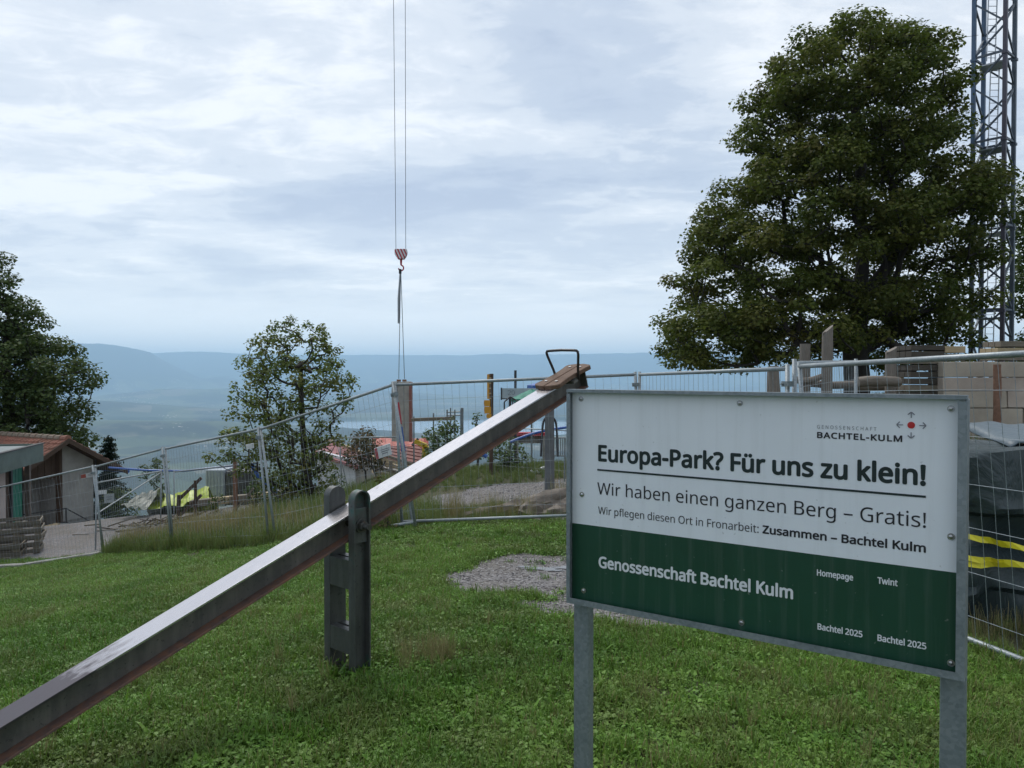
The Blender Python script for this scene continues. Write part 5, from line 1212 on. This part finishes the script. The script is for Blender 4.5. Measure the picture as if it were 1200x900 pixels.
# scaffold poles at the site
sc_ = thing('scaffold_frame', 'thin scaffold poles with a level plank in front of the far lake', 'scaffold', P(530, 540, 24)); o_ = sc_.location.copy()
for px, pt in ((485, 488), (524, 480), (528, 478), (533, 480), (540, 480), (508, 484)):
    MB().tube([P(px, 560, 24) - o_, P(px, pt, 24) - o_], .022, 6).build('standard', M_galvdark, sc_)
MB().bar(P(482, 492, 24) - o_, P(533, 490, 24) - o_, .2, .10).build('plank', M_plank, sc_)
for py in (483, 487): MB().tube([P(523, py, 24) - o_, P(541, py - .5, 24) - o_], .02, 6).build('ledger', M_galvdark, sc_)
MB().tube([P(541.5, 548, 24) - o_, P(541.5, 478, 24) - o_], .045, 8).build('standard', M_galvdark, sc_)
# bent dead shrub
ds = thing('bare_shrub', 'bent leafless shrub in front of the white shed', 'shrub', P(440, 578, 24)); o_ = ds.location.copy(); mb = MB()
for pp in ([(441, 580), (443, 565), (438, 552), (434, 540), (428, 528)], [(443, 565), (452, 572), (466, 570)], [(438, 552), (447, 548), (452, 540)], [(440, 560), (425, 566), (414, 578)], [(434, 540), (424, 536)]):
    mb.tube(smooth_pts([P(x, y, 24) - o_ for x, y in pp], 3), [.035 - .0016 * k for k in range(len(pp) * 3 - 2)], 5)
mb.build('branches', M_barkp, ds)
dp = thing('debris_pile', 'heap of broken sticks and rubble at the end of the yard', 'debris', P(172, 612, 22.5)); o_ = dp.location.copy()
for k in range(46):
    a = Vector((random.gauss(0, .7), random.gauss(0, .35), random.uniform(0, .18))); b = a + Vector((random.gauss(0, .5), random.gauss(0, .2), random.uniform(-.05, .22)))
    a.z += gz(o_.x + a.x, o_.y + a.y) - o_.z; b.z += gz(o_.x + b.x, o_.y + b.y) - o_.z
    MB().bar(a, b, random.uniform(.02, .05)).build('stick', M_plank if k % 2 else M_brownwood, dp)

# ------------------------------------------------------------------ playground pieces in the centre
t = thing('hiking_signpost', 'hiking signpost with a tall brown board and yellow arrow plates', 'signpost', P(575.5, 548, 17)); o_ = t.location.copy(); gq = gz(o_.x, 17)
MB().tube([(0, 0, gq - o_.z), P(576, 438, 17) - o_], .045, 8).build('pole', M_dark if False else M_brownwood, t)
MB().box(P(573.2, 453, 16.93) - o_, (.055, .03, .55)).build('side_board', M_brownsign, t); MB().box(P(572, 453, 16.9) - o_, (.045, .02, .54)).build('strip', M_orange, t)
for k in range(5): MB().box(P(574, 443 + k * 6, 16.9) - o_, (.06, .025, .03)).build('bracket', M_pale, t)
for (x0, x1, y0, y1, cx_) in ((567, 574.5, 469, 476, 0), (567.3, 575.5, 476.5, 484.5, 0), (570, 576, 485, 490, 0)):
    a, b = P(x0, y0, 16.9) - o_, P(x1, y1, 16.9) - o_; mid_ = (a.z + b.z) / 2
    ol = [(b.x, a.z), (a.x + .012, a.z), (a.x - .004, mid_), (a.x + .012, b.z), (b.x, b.z)]
    o = MB().prism(ol, -.13, -.10, lambda a_, b_, y_: (a_, y_, b_)).build('arrow_plate', M_orange, t); fixn(o)
bd = thing('panorama_board', 'long pale panorama board on thin posts behind the seesaw seat', 'sign', P(620, 545, 21)); o_ = bd.location.copy()
a, b = P(588, 455, 21) - o_, P(650, 468, 21) - o_
MB().box(((a.x + b.x) / 2, 0, (a.z + b.z) / 2), (b.x - a.x, .03, a.z - b.z)).build('board', simple('pale_panorama_print', (.40, .45, .47), (.32, .38, .42), sc=3), bd)
MB().box((a.x - .01, -.01, (a.z + b.z) / 2), (.04, .06, a.z - b.z + .03)).build('frame_edge', M_darksteel, bd)
MB().bar(Vector((a.x, -.02, b.z + .02)), Vector((b.x, -.02, b.z + .02)), .02, .02).build('frame_edge', M_darksteel, bd)
MB().tube([Vector((P(604, 0, 21).x - o_.x, .06, gz(P(604, 0, 21).x, 21) - o_.z)), P(604, 434, 21) - o_ + Vector((0, .06, 0))], .035, 8).build('post', M_darksteel, bd)
MB().tube([Vector((b.x - .1, .06, gz(o_.x + b.x, 21) - o_.z)), Vector((b.x - .1, .06, a.z))], .03, 8).build('post', M_darksteel, bd)
cu = bpy.data.curves.new('text', 'FONT'); cu.body = '20'; cu.size = .22
if FONT: cu.font = FONT
tmp = bpy.data.objects.new('t', cu); COL.objects.link(tmp); dgx = bpy.context.evaluated_depsgraph_get(); me = bpy.data.meshes.new_from_object(tmp.evaluated_get(dgx)); bpy.data.objects.remove(tmp)
for v in me.vertices: v.co = (a.x + .16 + v.co.x, -.019, (a.z + b.z) / 2 - .03 + v.co.y)
o = link_mesh('lettering', me, M_inkgrey, bd)
pr = thing('parasol', 'green parasol in front of the panorama board', 'parasol', P(623, 545, 20)); o_ = pr.location.copy()
c_ = P(623, 455.5, 20) - o_; mb = MB(); rim = []
rr__ = (P(648, 466, 20) - P(598, 466, 20)).x / 2; zr = (P(620, 467, 20) - o_).z
pts8 = [Vector((c_.x + rr__ * math.cos(a), rr__ * math.sin(a), zr)) for a in np.linspace(0, 2 * math.pi, 8, endpoint=False)]
mb.add([c_] + pts8 + [p_ - Vector((0, 0, .08)) for p_ in pts8], [(0, 1 + i, 1 + (i + 1) % 8) for i in range(8)] + [(1 + i, 9 + i, 9 + (i + 1) % 8, 1 + (i + 1) % 8) for i in range(8)]).build('canopy', M_teal, pr)
MB().tube([(c_.x, 0, gz(o_.x, 20) - o_.z), c_], .025, 8).build('pole', M_galvdark, pr)
for i in range(0, 8, 2): MB().bar(Vector((c_.x, 0, zr - .25)), pts8[i].lerp(c_, .35) - Vector((0, 0, .06)), .02).build('rib', M_darksteel, pr)
sw = thing('swing_frame', 'thin dark frame with hanging ropes below the panorama board', 'play frame', P(598, 545, 19)); o_ = sw.location.copy()
for a, b in (((591, 471), (598, 465)), ((598, 465), (608, 471)), ((591, 471), (591, 490)), ((608, 471), (608, 490)), ((597, 466), (597, 500)), ((601, 468), (601, 492))):
    MB().tube([P(*a, 19) - o_, P(*b, 19) - o_], .018, 6).build('bar', M_darksteel, sw)
MB().tube([(0, 0, gz(o_.x, 19) - o_.z), P(598, 466, 19) - o_], .03, 8).build('mast', M_darksteel, sw)
bt = thing('blue_parasol', 'blue parasol with a small finial peeking over the seesaw seat', 'parasol', P(641, 540, 24)); o_ = bt.location.copy(); c_ = P(641, 445, 24) - o_
pts8 = [Vector((c_.x + .62 * math.cos(a), .62 * math.sin(a), c_.z - .17)) for a in np.linspace(0, 2 * math.pi, 8, endpoint=False)]
mb = MB(); mb.add([c_] + pts8 + [p_ - Vector((0, 0, .1)) for p_ in pts8], [(0, 1 + i, 1 + (i + 1) % 8) for i in range(8)] + [(1 + i, 9 + i, 9 + (i + 1) % 8, 1 + (i + 1) % 8) for i in range(8)]).build('canopy', M_blue, bt)
MB().tube([(c_.x, 0, gz(o_.x, 24) - o_.z), c_], .03, 8).build('pole', M_galvdark, bt); MB().bar(c_, c_ + Vector((.06, 0, .09)), .03).bar(c_, c_ + Vector((-.07, 0, .08)), .03).build('finial', M_blue, bt)
pp_ = thing('play_post', 'thick grey play post with an arched net behind the seesaw beam', 'play post', P(644, 565, 14.2)); o_ = pp_.location.copy(); gq = gz(o_.x, 14.2) - o_.z
MB().tube([(0, 0, gq - .1), P(644, 476, 14.2) - o_], [.095, .085], 12).build('shaft', simple('grey_painted_post_b', (.13, .14, .145), (.10, .105, .11)), pp_, smooth=True)
for dx in (-1, 1):
    MB().tube(smooth_pts([P(644 + dx * 2, 488, 14.2) - o_, P(644 + dx * 7, 494, 14.2) - o_, P(644 + dx * 9, 512, 14.2) - o_, P(644 + dx * 10, 535, 14.2) - o_]), .02, 6).build('arch', M_darksteel, pp_)
for px in (635, 654):
    pass
rl = thing('play_railing', 'low grey railing of close bars beside the thick play post', 'railing', P(655, 545, 15.5)); o_ = rl.location.copy()
for k in range(6): MB().tube([P(649 + 2.6 * k, 534, 15.5) - o_, P(649 + 2.6 * k, 513, 15.5) - o_], .012, 5).build('bar', M_galvdark, rl)
MB().tube([P(648, 513, 15.5) - o_, P(663, 513, 15.5) - o_], .016, 6).build('rail', M_galvdark, rl); MB().tube([P(648, 534, 15.5) - o_, P(663, 534, 15.5) - o_], .016, 6).build('rail', M_galvdark, rl)
for px in (649, 662): MB().tube([P(px, 513, 15.5) - o_, Vector((P(px, 0, 15.5).x - o_.x, 0, gz(P(px, 0, 15.5).x, 15.5) - o_.z))], .018, 5).build('post', M_galvdark, rl)
rp_ = thing('red_bench', 'long low red and pale bench behind the playground', 'bench', P(625, 530, 22)); o_ = rp_.location.copy()
MB().box(P(622, 508.5, 22) - o_, (1.15, .3, .09)).build('seat', M_red, rp_)
for px in (606, 638): MB().box((P(px, 0, 22).x - o_.x, 0, (P(px, 510, 22).z - o_.z + gz(P(px, 0, 22).x, 22) - o_.z) / 2), (.08, .25, P(px, 510, 22).z - gz(P(px, 0, 22).x, 22))).build('leg', M_stone, rp_)
MB().box(P(622, 515, 22.2) - o_, (1.2, .1, .22)).build('backboard', M_stone, rp_)
zg_ = thing('white_zigzag', 'small white zigzag play piece at the edge of the gravel', 'play piece', P(637, 556, 16.8)); o_ = zg_.location.copy()
zp = [(622, 551), (626, 554.5), (629, 551.5), (632, 555), (635, 551.5), (638, 555)]
for k in range(5): MB().bar(P(*zp[k], 16.8) - o_, P(*zp[k + 1], 16.8) - o_, .035).build('segment', M_whitepl, zg_)
MB().tube([P(634, 549, 16.8) - o_, P(637, 547.5, 16.8) - o_, P(636.5, 551, 16.8) - o_], .03, 6).build('curl', M_whitepl, zg_)
# fallen log and the stone ledge around it
def logmesh(name, pts_, rs_, mat, parent, org, n=14, am=.12, seed=0):
    rg = np.random.default_rng(seed); pp = smooth_pts(pts_, 8); m = len(pp); rr_i = np.interp(np.linspace(0, 1, m), np.linspace(0, 1, len(rs_)), rs_)
    mb = MB(); mb.tube([p_ - org for p_ in pp], [float(x) for x in rr_i], n)
    v = np.array(mb.v); an = np.tile(np.arange(n), m); al_ = np.repeat(np.arange(m), n)
    bump_ = 1 + am * (fbm(an * .8 + seed, al_ * .35, 3, seed) - .5) * 2; bump_ = np.where(an == 0, bump_, bump_)
    c_ = np.repeat(np.array([list(p_ - org) for p_ in pp]), n, axis=0); v[:m * n] = c_ + (v[:m * n] - c_) * bump_[:, None]
    mb.v = [tuple(x) for x in v]; return mb.build(name, mat, parent, smooth=True)
lg = thing('fallen_log', 'long grey barkless log lying on the bank behind the fence', 'log', P(600, 602, 11.9)); o_ = lg.location.copy()
logmesh('trunk', [P(521, 612, 11.6), P(560, 603, 11.8), P(600, 596, 12.0), P(640, 588, 12.3), P(690, 578, 12.7), P(740, 570, 13.1)], [.05, .08, .11, .14, .16, .17], M_logh, lg, o_, n=22, am=.5, seed=5)
lg = thing('fallen_log', 'weathered stump piece lying under the long fallen log', 'log', P(632, 606, 11.8)); o_ = lg.location.copy()
logmesh('trunk', [P(608, 598, 11.6), P(625, 603, 11.6), P(650, 604, 11.7), P(675, 598, 11.9)], [.08, .16, .18, .14], M_logh, lg, o_, n=22, am=.8, seed=8)
vn = thing('climbing_plant', 'dark leafy stem standing against the fence foot behind the beam', 'plant', P(454, 625, 10.7))
cl = [(np.array([random.gauss(0, .05), random.gauss(0, .03), z]), .09) for z in np.linspace(.05, .75, 9)]
v, q, tc_ = make_crown_mesh(cl, 2200, .055); np_mesh('foliage', v, q, LM_rust, vn, cols=tc_); MB().tube([(0, 0, -.1), (.02, 0, .75)], .008, 5).build('stem', M_barkp, vn)

# ------------------------------------------------------------------ log climbing frame (right)
YLG = 13.0
def logpost(label, px, pt, wpx, lean=0, Y=YLG, cut=0, seed=1):
    a = P(px, 470, Y); g_ = gz(a.x, Y); t = thing('log_post', label, 'log post', (a.x, Y, g_), 0, 'upright log posts of the climbing frame'); hh = P(px, pt, Y).z - g_; r_ = wpx / F * Y / 2
    o = logmesh('trunk', [Vector((0, 0, -.3)), Vector((lean * .3, 0, hh * .4)), Vector((lean * .7, 0, hh * .7)), Vector((lean, 0, hh))], [r_ * 1.06, r_, r_ * .98, r_ * .96], M_log, t, Vector((0, 0, 0)), am=.07, seed=seed)
    me = o.data; zs2 = [v.co.z for v in me.vertices]; zm = max(zs2)
    for v in me.vertices:
        if v.co.z > zm - .01: v.co.z += (v.co.x - lean) * cut * 1.0
    return t
logpost('tallest upright log post, its top cut slanting, left of the maple trunk', 968, 386, 12.5, .02, seed=3, cut=.9)
logpost('second tallest upright log post, just left of the tallest one', 943, 403, 12, .0, Y=13.2, seed=4)
logpost('upright log post standing alone right of the maple trunk', 1043, 410, 12.5, .01, seed=5, cut=.6)
logpost('short leaning log post, the right one of the close pair', 913, 429, 12.5, -.10, Y=12.7, seed=6)
logpost('short log post, the left one of the close pair', 902, 430, 9, .02, Y=13.1, seed=7)
def hlog(label, pts_, r_, seed):
    t = thing('horizontal_log', label, 'log', pts_[0], 0, 'horizontal logs of the climbing frame'); logmesh('trunk', pts_, r_, M_logh, t, Vector(pts_[0]), am=.1, seed=seed)
hlog('crooked pale log joining the second tallest and tallest posts', [P(930, 444, 12.9), P(941, 446.5, 12.85), P(952, 445, 12.85), P(963, 441, 12.85)], [.055, .06, .055, .045], 2)
hlog('long level log passing behind the fence clamp', [P(949, 449, 13.25), P(975, 451.5, 13.2), P(1000, 450.5, 13.1), P(1006, 450, 13.1)], [.06, .065, .06, .06], 3)
hlog('upper thick log ending right of the lone post', [P(1006, 448, 12.75), P(1025, 446.5, 12.7), P(1054, 447.5, 12.7)], [.085, .09, .08], 4)
hlog('lower thin log below the thick one at the lone post', [P(1004, 455, 13.2), P(1025, 454, 13.2), P(1050, 456, 13.2)], [.05, .055, .05], 6)

# ------------------------------------------------------------------ block wall, plank stacks and wrapped pile at right
YW = 12.7
wl = thing('block_wall', 'wall of big pale beige blocks behind the right fence panel', 'wall', (P(1107, 520, YW).x, YW, P(1107, 524, YW).z)); o_ = wl.location.copy()
rows = [(524, 500), (500, 478), (478, 458), (458, 442), (442, 424)]
wdir = Vector((1, -.12, 0)).normalized()
xw0 = P(1107, 500, YW).x - o_.x
for ri_, (yb_, yt_) in enumerate(rows):
    zb_, zt2 = P(1107, yb_, YW).z - o_.z, P(1107, yt_, YW).z - o_.z; x = 0 - (.35 if ri_ % 2 else 0) * 0
    L_ = [.95, .7, 1.1][ri_ % 3]; s_ = 0.0; k = 0
    while s_ < 3.6:
        ln = [.86, 1.25, 1.0, 1.4][(ri_ + k) % 4]; c_ = wdir * (s_ + ln / 2); th = .62
        yoff = random.uniform(-.012, .012)
        MB().box(c_ + Vector((0, th / 2 + yoff, (zb_ + zt2) / 2)), (ln - .012, th, zt2 - zb_ - .010), Matrix.Rotation(math.atan2(wdir.y, wdir.x), 3, 'Z'), jit=.006).build('block', M_block if (ri_ + k) % 3 else M_blockb, wl, bevel=.012)
        s_ += ln; k += 1
cb = thing('rusty_column', 'rough rusty brown column standing against the beige block wall', 'column', P(1168, 520, YW - .35)); o_ = cb.location.copy()
logmesh('shaft', [Vector((0, 0, -.1)), Vector((0, 0, .6)), P(1168.5, 427, YW - .35) - o_], [.055, .06, .055], M_rustpipe, cb, Vector((0, 0, 0)), am=.35, seed=12)
def plankstack(name, label, px0, px1, rows_, Y, depth, mats, gap=.02, ext=0):
    a = P(px0, rows_[0], Y); t = thing(name, label, 'plank stack', (a.x, Y, a.z)); o_ = t.location.copy(); b = P(px1, rows_[0], Y)
    for i in range(len(rows_) - 1):
        z0_, z1_ = P(px0, rows_[i], Y).z - o_.z, P(px0, rows_[i + 1], Y).z - o_.z; j_ = random.uniform(-.03, .03)
        for k in range(3):
            MB().box(((b.x - a.x) / 2 + j_, depth * (k + .5) / 3, (z0_ + z1_) / 2), (b.x - a.x, depth / 3 - .012, z1_ - z0_ - gap)).build('plank', mats[i % len(mats)], t, bevel=.004)
    return t
dkp = wood('dark_old_plank', (.10, .085, .065), (.05, .042, .034), (1.5, 16, 16))
plankstack('plank_stack', 'dark weathered plank stack left of the beige block wall', 1067, 1106, [476, 467, 459, 451, 443, 435, 427, 419, 411, 404], 12.9, .6, [dkp, dkp, M_plank, dkp])
plankstack('plank_stack', 'pale beam bundle resting on the left end of the block wall', 1108, 1132, [423.5, 414, 405], 12.9, .5, [M_plank, M_pale])
plankstack('plank_stack', 'pale beam bundle resting on the block wall right of the crane legs', 1171, 1260, [423.0, 415, 407, 399], 12.6, .5, [M_plank, M_pale, M_plank])
# tarpaulin-wrapped pile with yellow straps
gT = G('dark_plastic_sheet'); n1 = gT.noise(3.2, 5, .55, scale=(1, 1, .6), dist=1.2); n2 = gT.noise(1.2, 4)
M_tarp = gT.done(gT.bsdf(gT.mix(gT.ramp(n2, [(.35, 0.), (.7, 1.)]), (.022, .036, .038), (.045, .062, .066)), .42, 0, gT.bump(n1, .9, .06), .4))
gT = G('pale_plastic_sheet'); n1 = gT.noise(4, 5, .55, dist=1.0)
M_tarp2 = gT.done(gT.bsdf(gT.mix(gT.noise(2, 4), (.10, .14, .165), (.075, .10, .12)), .5, 0, gT.bump(n1, .7, .04), .5))
wp = thing('wrapped_pile', 'pile wrapped in dark blue grey plastic sheet behind the right fence panel', 'wrapped pile', (3.2, 5.75, -1.9)); o_ = wp.location.copy()
nu, nv_ = 70, 46; vs_ = []
x0, x1, yf, yb2, zt3 = 3.25, 5.6, 5.72, 6.55, -.60
rg = np.random.default_rng(5)
for i in range(nu + 1):
    x = x0 - .02 + (x1 - x0) * i / nu
    for j in range(nv_ + 1):
        s_ = j / nv_
        if s_ < .62:
            q_ = s_ / .62; z = -1.86 + (zt3 + 1.86) * q_; y = yf
            cre = .05 * math.sin((x * 1.6 + z * 2.6) * 3.1) + .035 * math.sin((x * 2.6 - z * 1.3) * 5 + 1) + .05 * float(fbm(np.array([x * 5.]), np.array([z * 2.5 + x * 2]), 4, 8)[0] - .5) * 2
            amp = 1.0 if z < -1.0 else .35
            y += cre * amp + (.10 if -1.34 < z < -1.1 else 0) - (.08 if z < -1.4 else 0) * (1 + math.sin(x * 7))
            if z < -1.62: y += .08 * math.sin(x * 9)
        else:
            q_ = (s_ - .62) / .38; z = zt3 + .02 * math.sin(x * 5 + q_ * 3) + .025 * math.sin(q_ * 9 + x * 2); y = yf + (yb2 - yf) * q_
        if abs(s_ - .62) < .02: z -= .02
        vs_.append(Vector((x, y, z)) - o_)
w1 = nv_ + 1
o = MB().add(vs_, [(i * w1 + j, (i + 1) * w1 + j, (i + 1) * w1 + j + 1, i * w1 + j + 1) for i in range(nu) for j in range(nv_)]).build('sheet', M_tarp, wp, smooth=True)
o.data.polygons.foreach_set('use_smooth', [True] * len(o.data.polygons))
MB().box(Vector(((x0 + x1) / 2, (yf + yb2) / 2 + .12, -1.28)) - o_, (x1 - x0 - .1, .5, 1.22)).build('stacked_core', M_plank, wp)
p2_ = thing('folded_sheet', 'paler blue grey sheet lying on top of the dark wrapped pile', 'plastic sheet', P(1190, 528, 6.3)); o_ = p2_.location.copy()
vs_ = []
for i in range(25):
    for j in range(9):
        x = 4.02 + 1.5 * i / 24; y = 6.0 + .9 * j / 8; z = -.565 + .10 * (j / 8) + .008 * math.sin(i * 1.3 + j) + .012 * math.sin(i * .5)
        if i == 0: z -= .03
        vs_.append(Vector((x - .12 * (8 - j) / 8, y, z)) - o_)
o = MB().add(vs_, [(i * 9 + j, (i + 1) * 9 + j, (i + 1) * 9 + j + 1, i * 9 + j + 1) for i in range(24) for j in range(8)]).build('sheet', M_tarp2, p2_, smooth=True); md = o.modifiers.new('th', 'SOLIDIFY'); md.thickness = .012
def strap(label, pa, pb):
    t = thing('yellow_strap', label, 'strap', P(*pa, 5.58)); o_ = t.location.copy(); n_ = 18; a, b = P(*pa, 5.56), P(*pb, 5.56); vs_ = []
    for i in range(n_ + 1):
        q_ = a.lerp(b, i / n_) + Vector((0, .02 * math.sin(i * 1.3), .006 * math.sin(i * 1.9)))
        w_ = .021 * (1 + .15 * math.sin(i * 2.2)); tw = .012 * math.sin(i * .9)
        vs_ += [q_ + Vector((0, tw, w_)) - o_, q_ + Vector((0, -tw, -w_)) - o_]
    o = MB().add(vs_, [(2 * i, 2 * i + 1, 2 * i + 3, 2 * i + 2) for i in range(n_)]).build('webbing', M_yellow, t); md = o.modifiers.new('th', 'SOLIDIFY'); md.thickness = .004
strap('upper yellow strap slanting down across the dark wrapped pile', (1120, 625), (1290, 663))
strap('middle yellow strap running just above the lowest one', (1120, 652), (1290, 674))
strap('lowest yellow strap running level across the dark wrapped pile', (1120, 661), (1290, 663))

# ------------------------------------------------------------------ small pieces go under the part that carries them
def bcen(o): 
    bb_ = [Vector(c_) for c_ in o.bound_box]; return sum(bb_, Vector()) / 8
UNDER = {'marking': 'plate', 'seat_bolt': 'seat_plank', 'nut': 'bolt', 'door_bar': 'door_opening', 'door_board': 'door', 'roof_tiles': 'roof_deck', 'ridge_tile': 'roof_deck', 'leg_joint': 'leg',
         'arrow_plate': 'pole', 'bracket': 'side_board', 'hook': 'hook_shank', 'pin': 'arm', 'rib': 'canopy', 'handle_bracket': 'handle', 'frame_lip': 'frame_rail', 'lifting_lug': 'slab', 'cross_plate_top': 'cross_plate', 'sheave': 'hook_block'}
for root in [o for o in scn.objects if o.parent is None and o.type == 'EMPTY']:
    kids = list(root.children)
    for k in kids:
        nm = k.name.split('.')[0]; tgt = UNDER.get(nm)
        if nm in ('lettering', 'underline', 'red_dot', 'logo_arrow'): tgt = 'green_panel' if (k.data.materials and k.data.materials[0] == M_inkwhite) else 'white_panel'
        if not tgt: continue
        c_ = [q_ for q_ in kids if q_.name.split('.')[0] == tgt and q_.location.length < 1e-6]
        if c_ and k.location.length < 1e-6: k.parent = min(c_, key=lambda q_: (bcen(q_) - bcen(k)).length)

# ------------------------------------------------------------------ haze
hz = MB(); B_ = 37500.; zl, zh = -700., 790.
hz.add([(-B_, -B_, zl), (B_, -B_, zl), (B_, B_, zl), (-B_, B_, zl), (-B_, -B_, zh), (B_, -B_, zh), (B_, B_, zh), (-B_, B_, zh)], [(0, 3, 2, 1), (4, 5, 6, 7), (0, 1, 5, 4), (1, 2, 6, 5), (2, 3, 7, 6), (3, 0, 4, 7)])
hm = bpy.data.materials.new('haze_air'); hm.use_nodes = True; hn = hm.node_tree; hn.nodes.clear()
ho_ = hn.nodes.new('ShaderNodeOutputMaterial'); pv = hn.nodes.new('ShaderNodeVolumePrincipled'); pv.inputs['Color'].default_value = (.52, .77, 1.0, 1); pv.inputs['Density'].default_value = 6.0e-5; pv.inputs['Anisotropy'].default_value = .35
hn.links.new(pv.outputs[0], ho_.inputs['Volume'])
tag(hz.build('haze', hm), kind='stuff', label='thin blue haze over the valley')
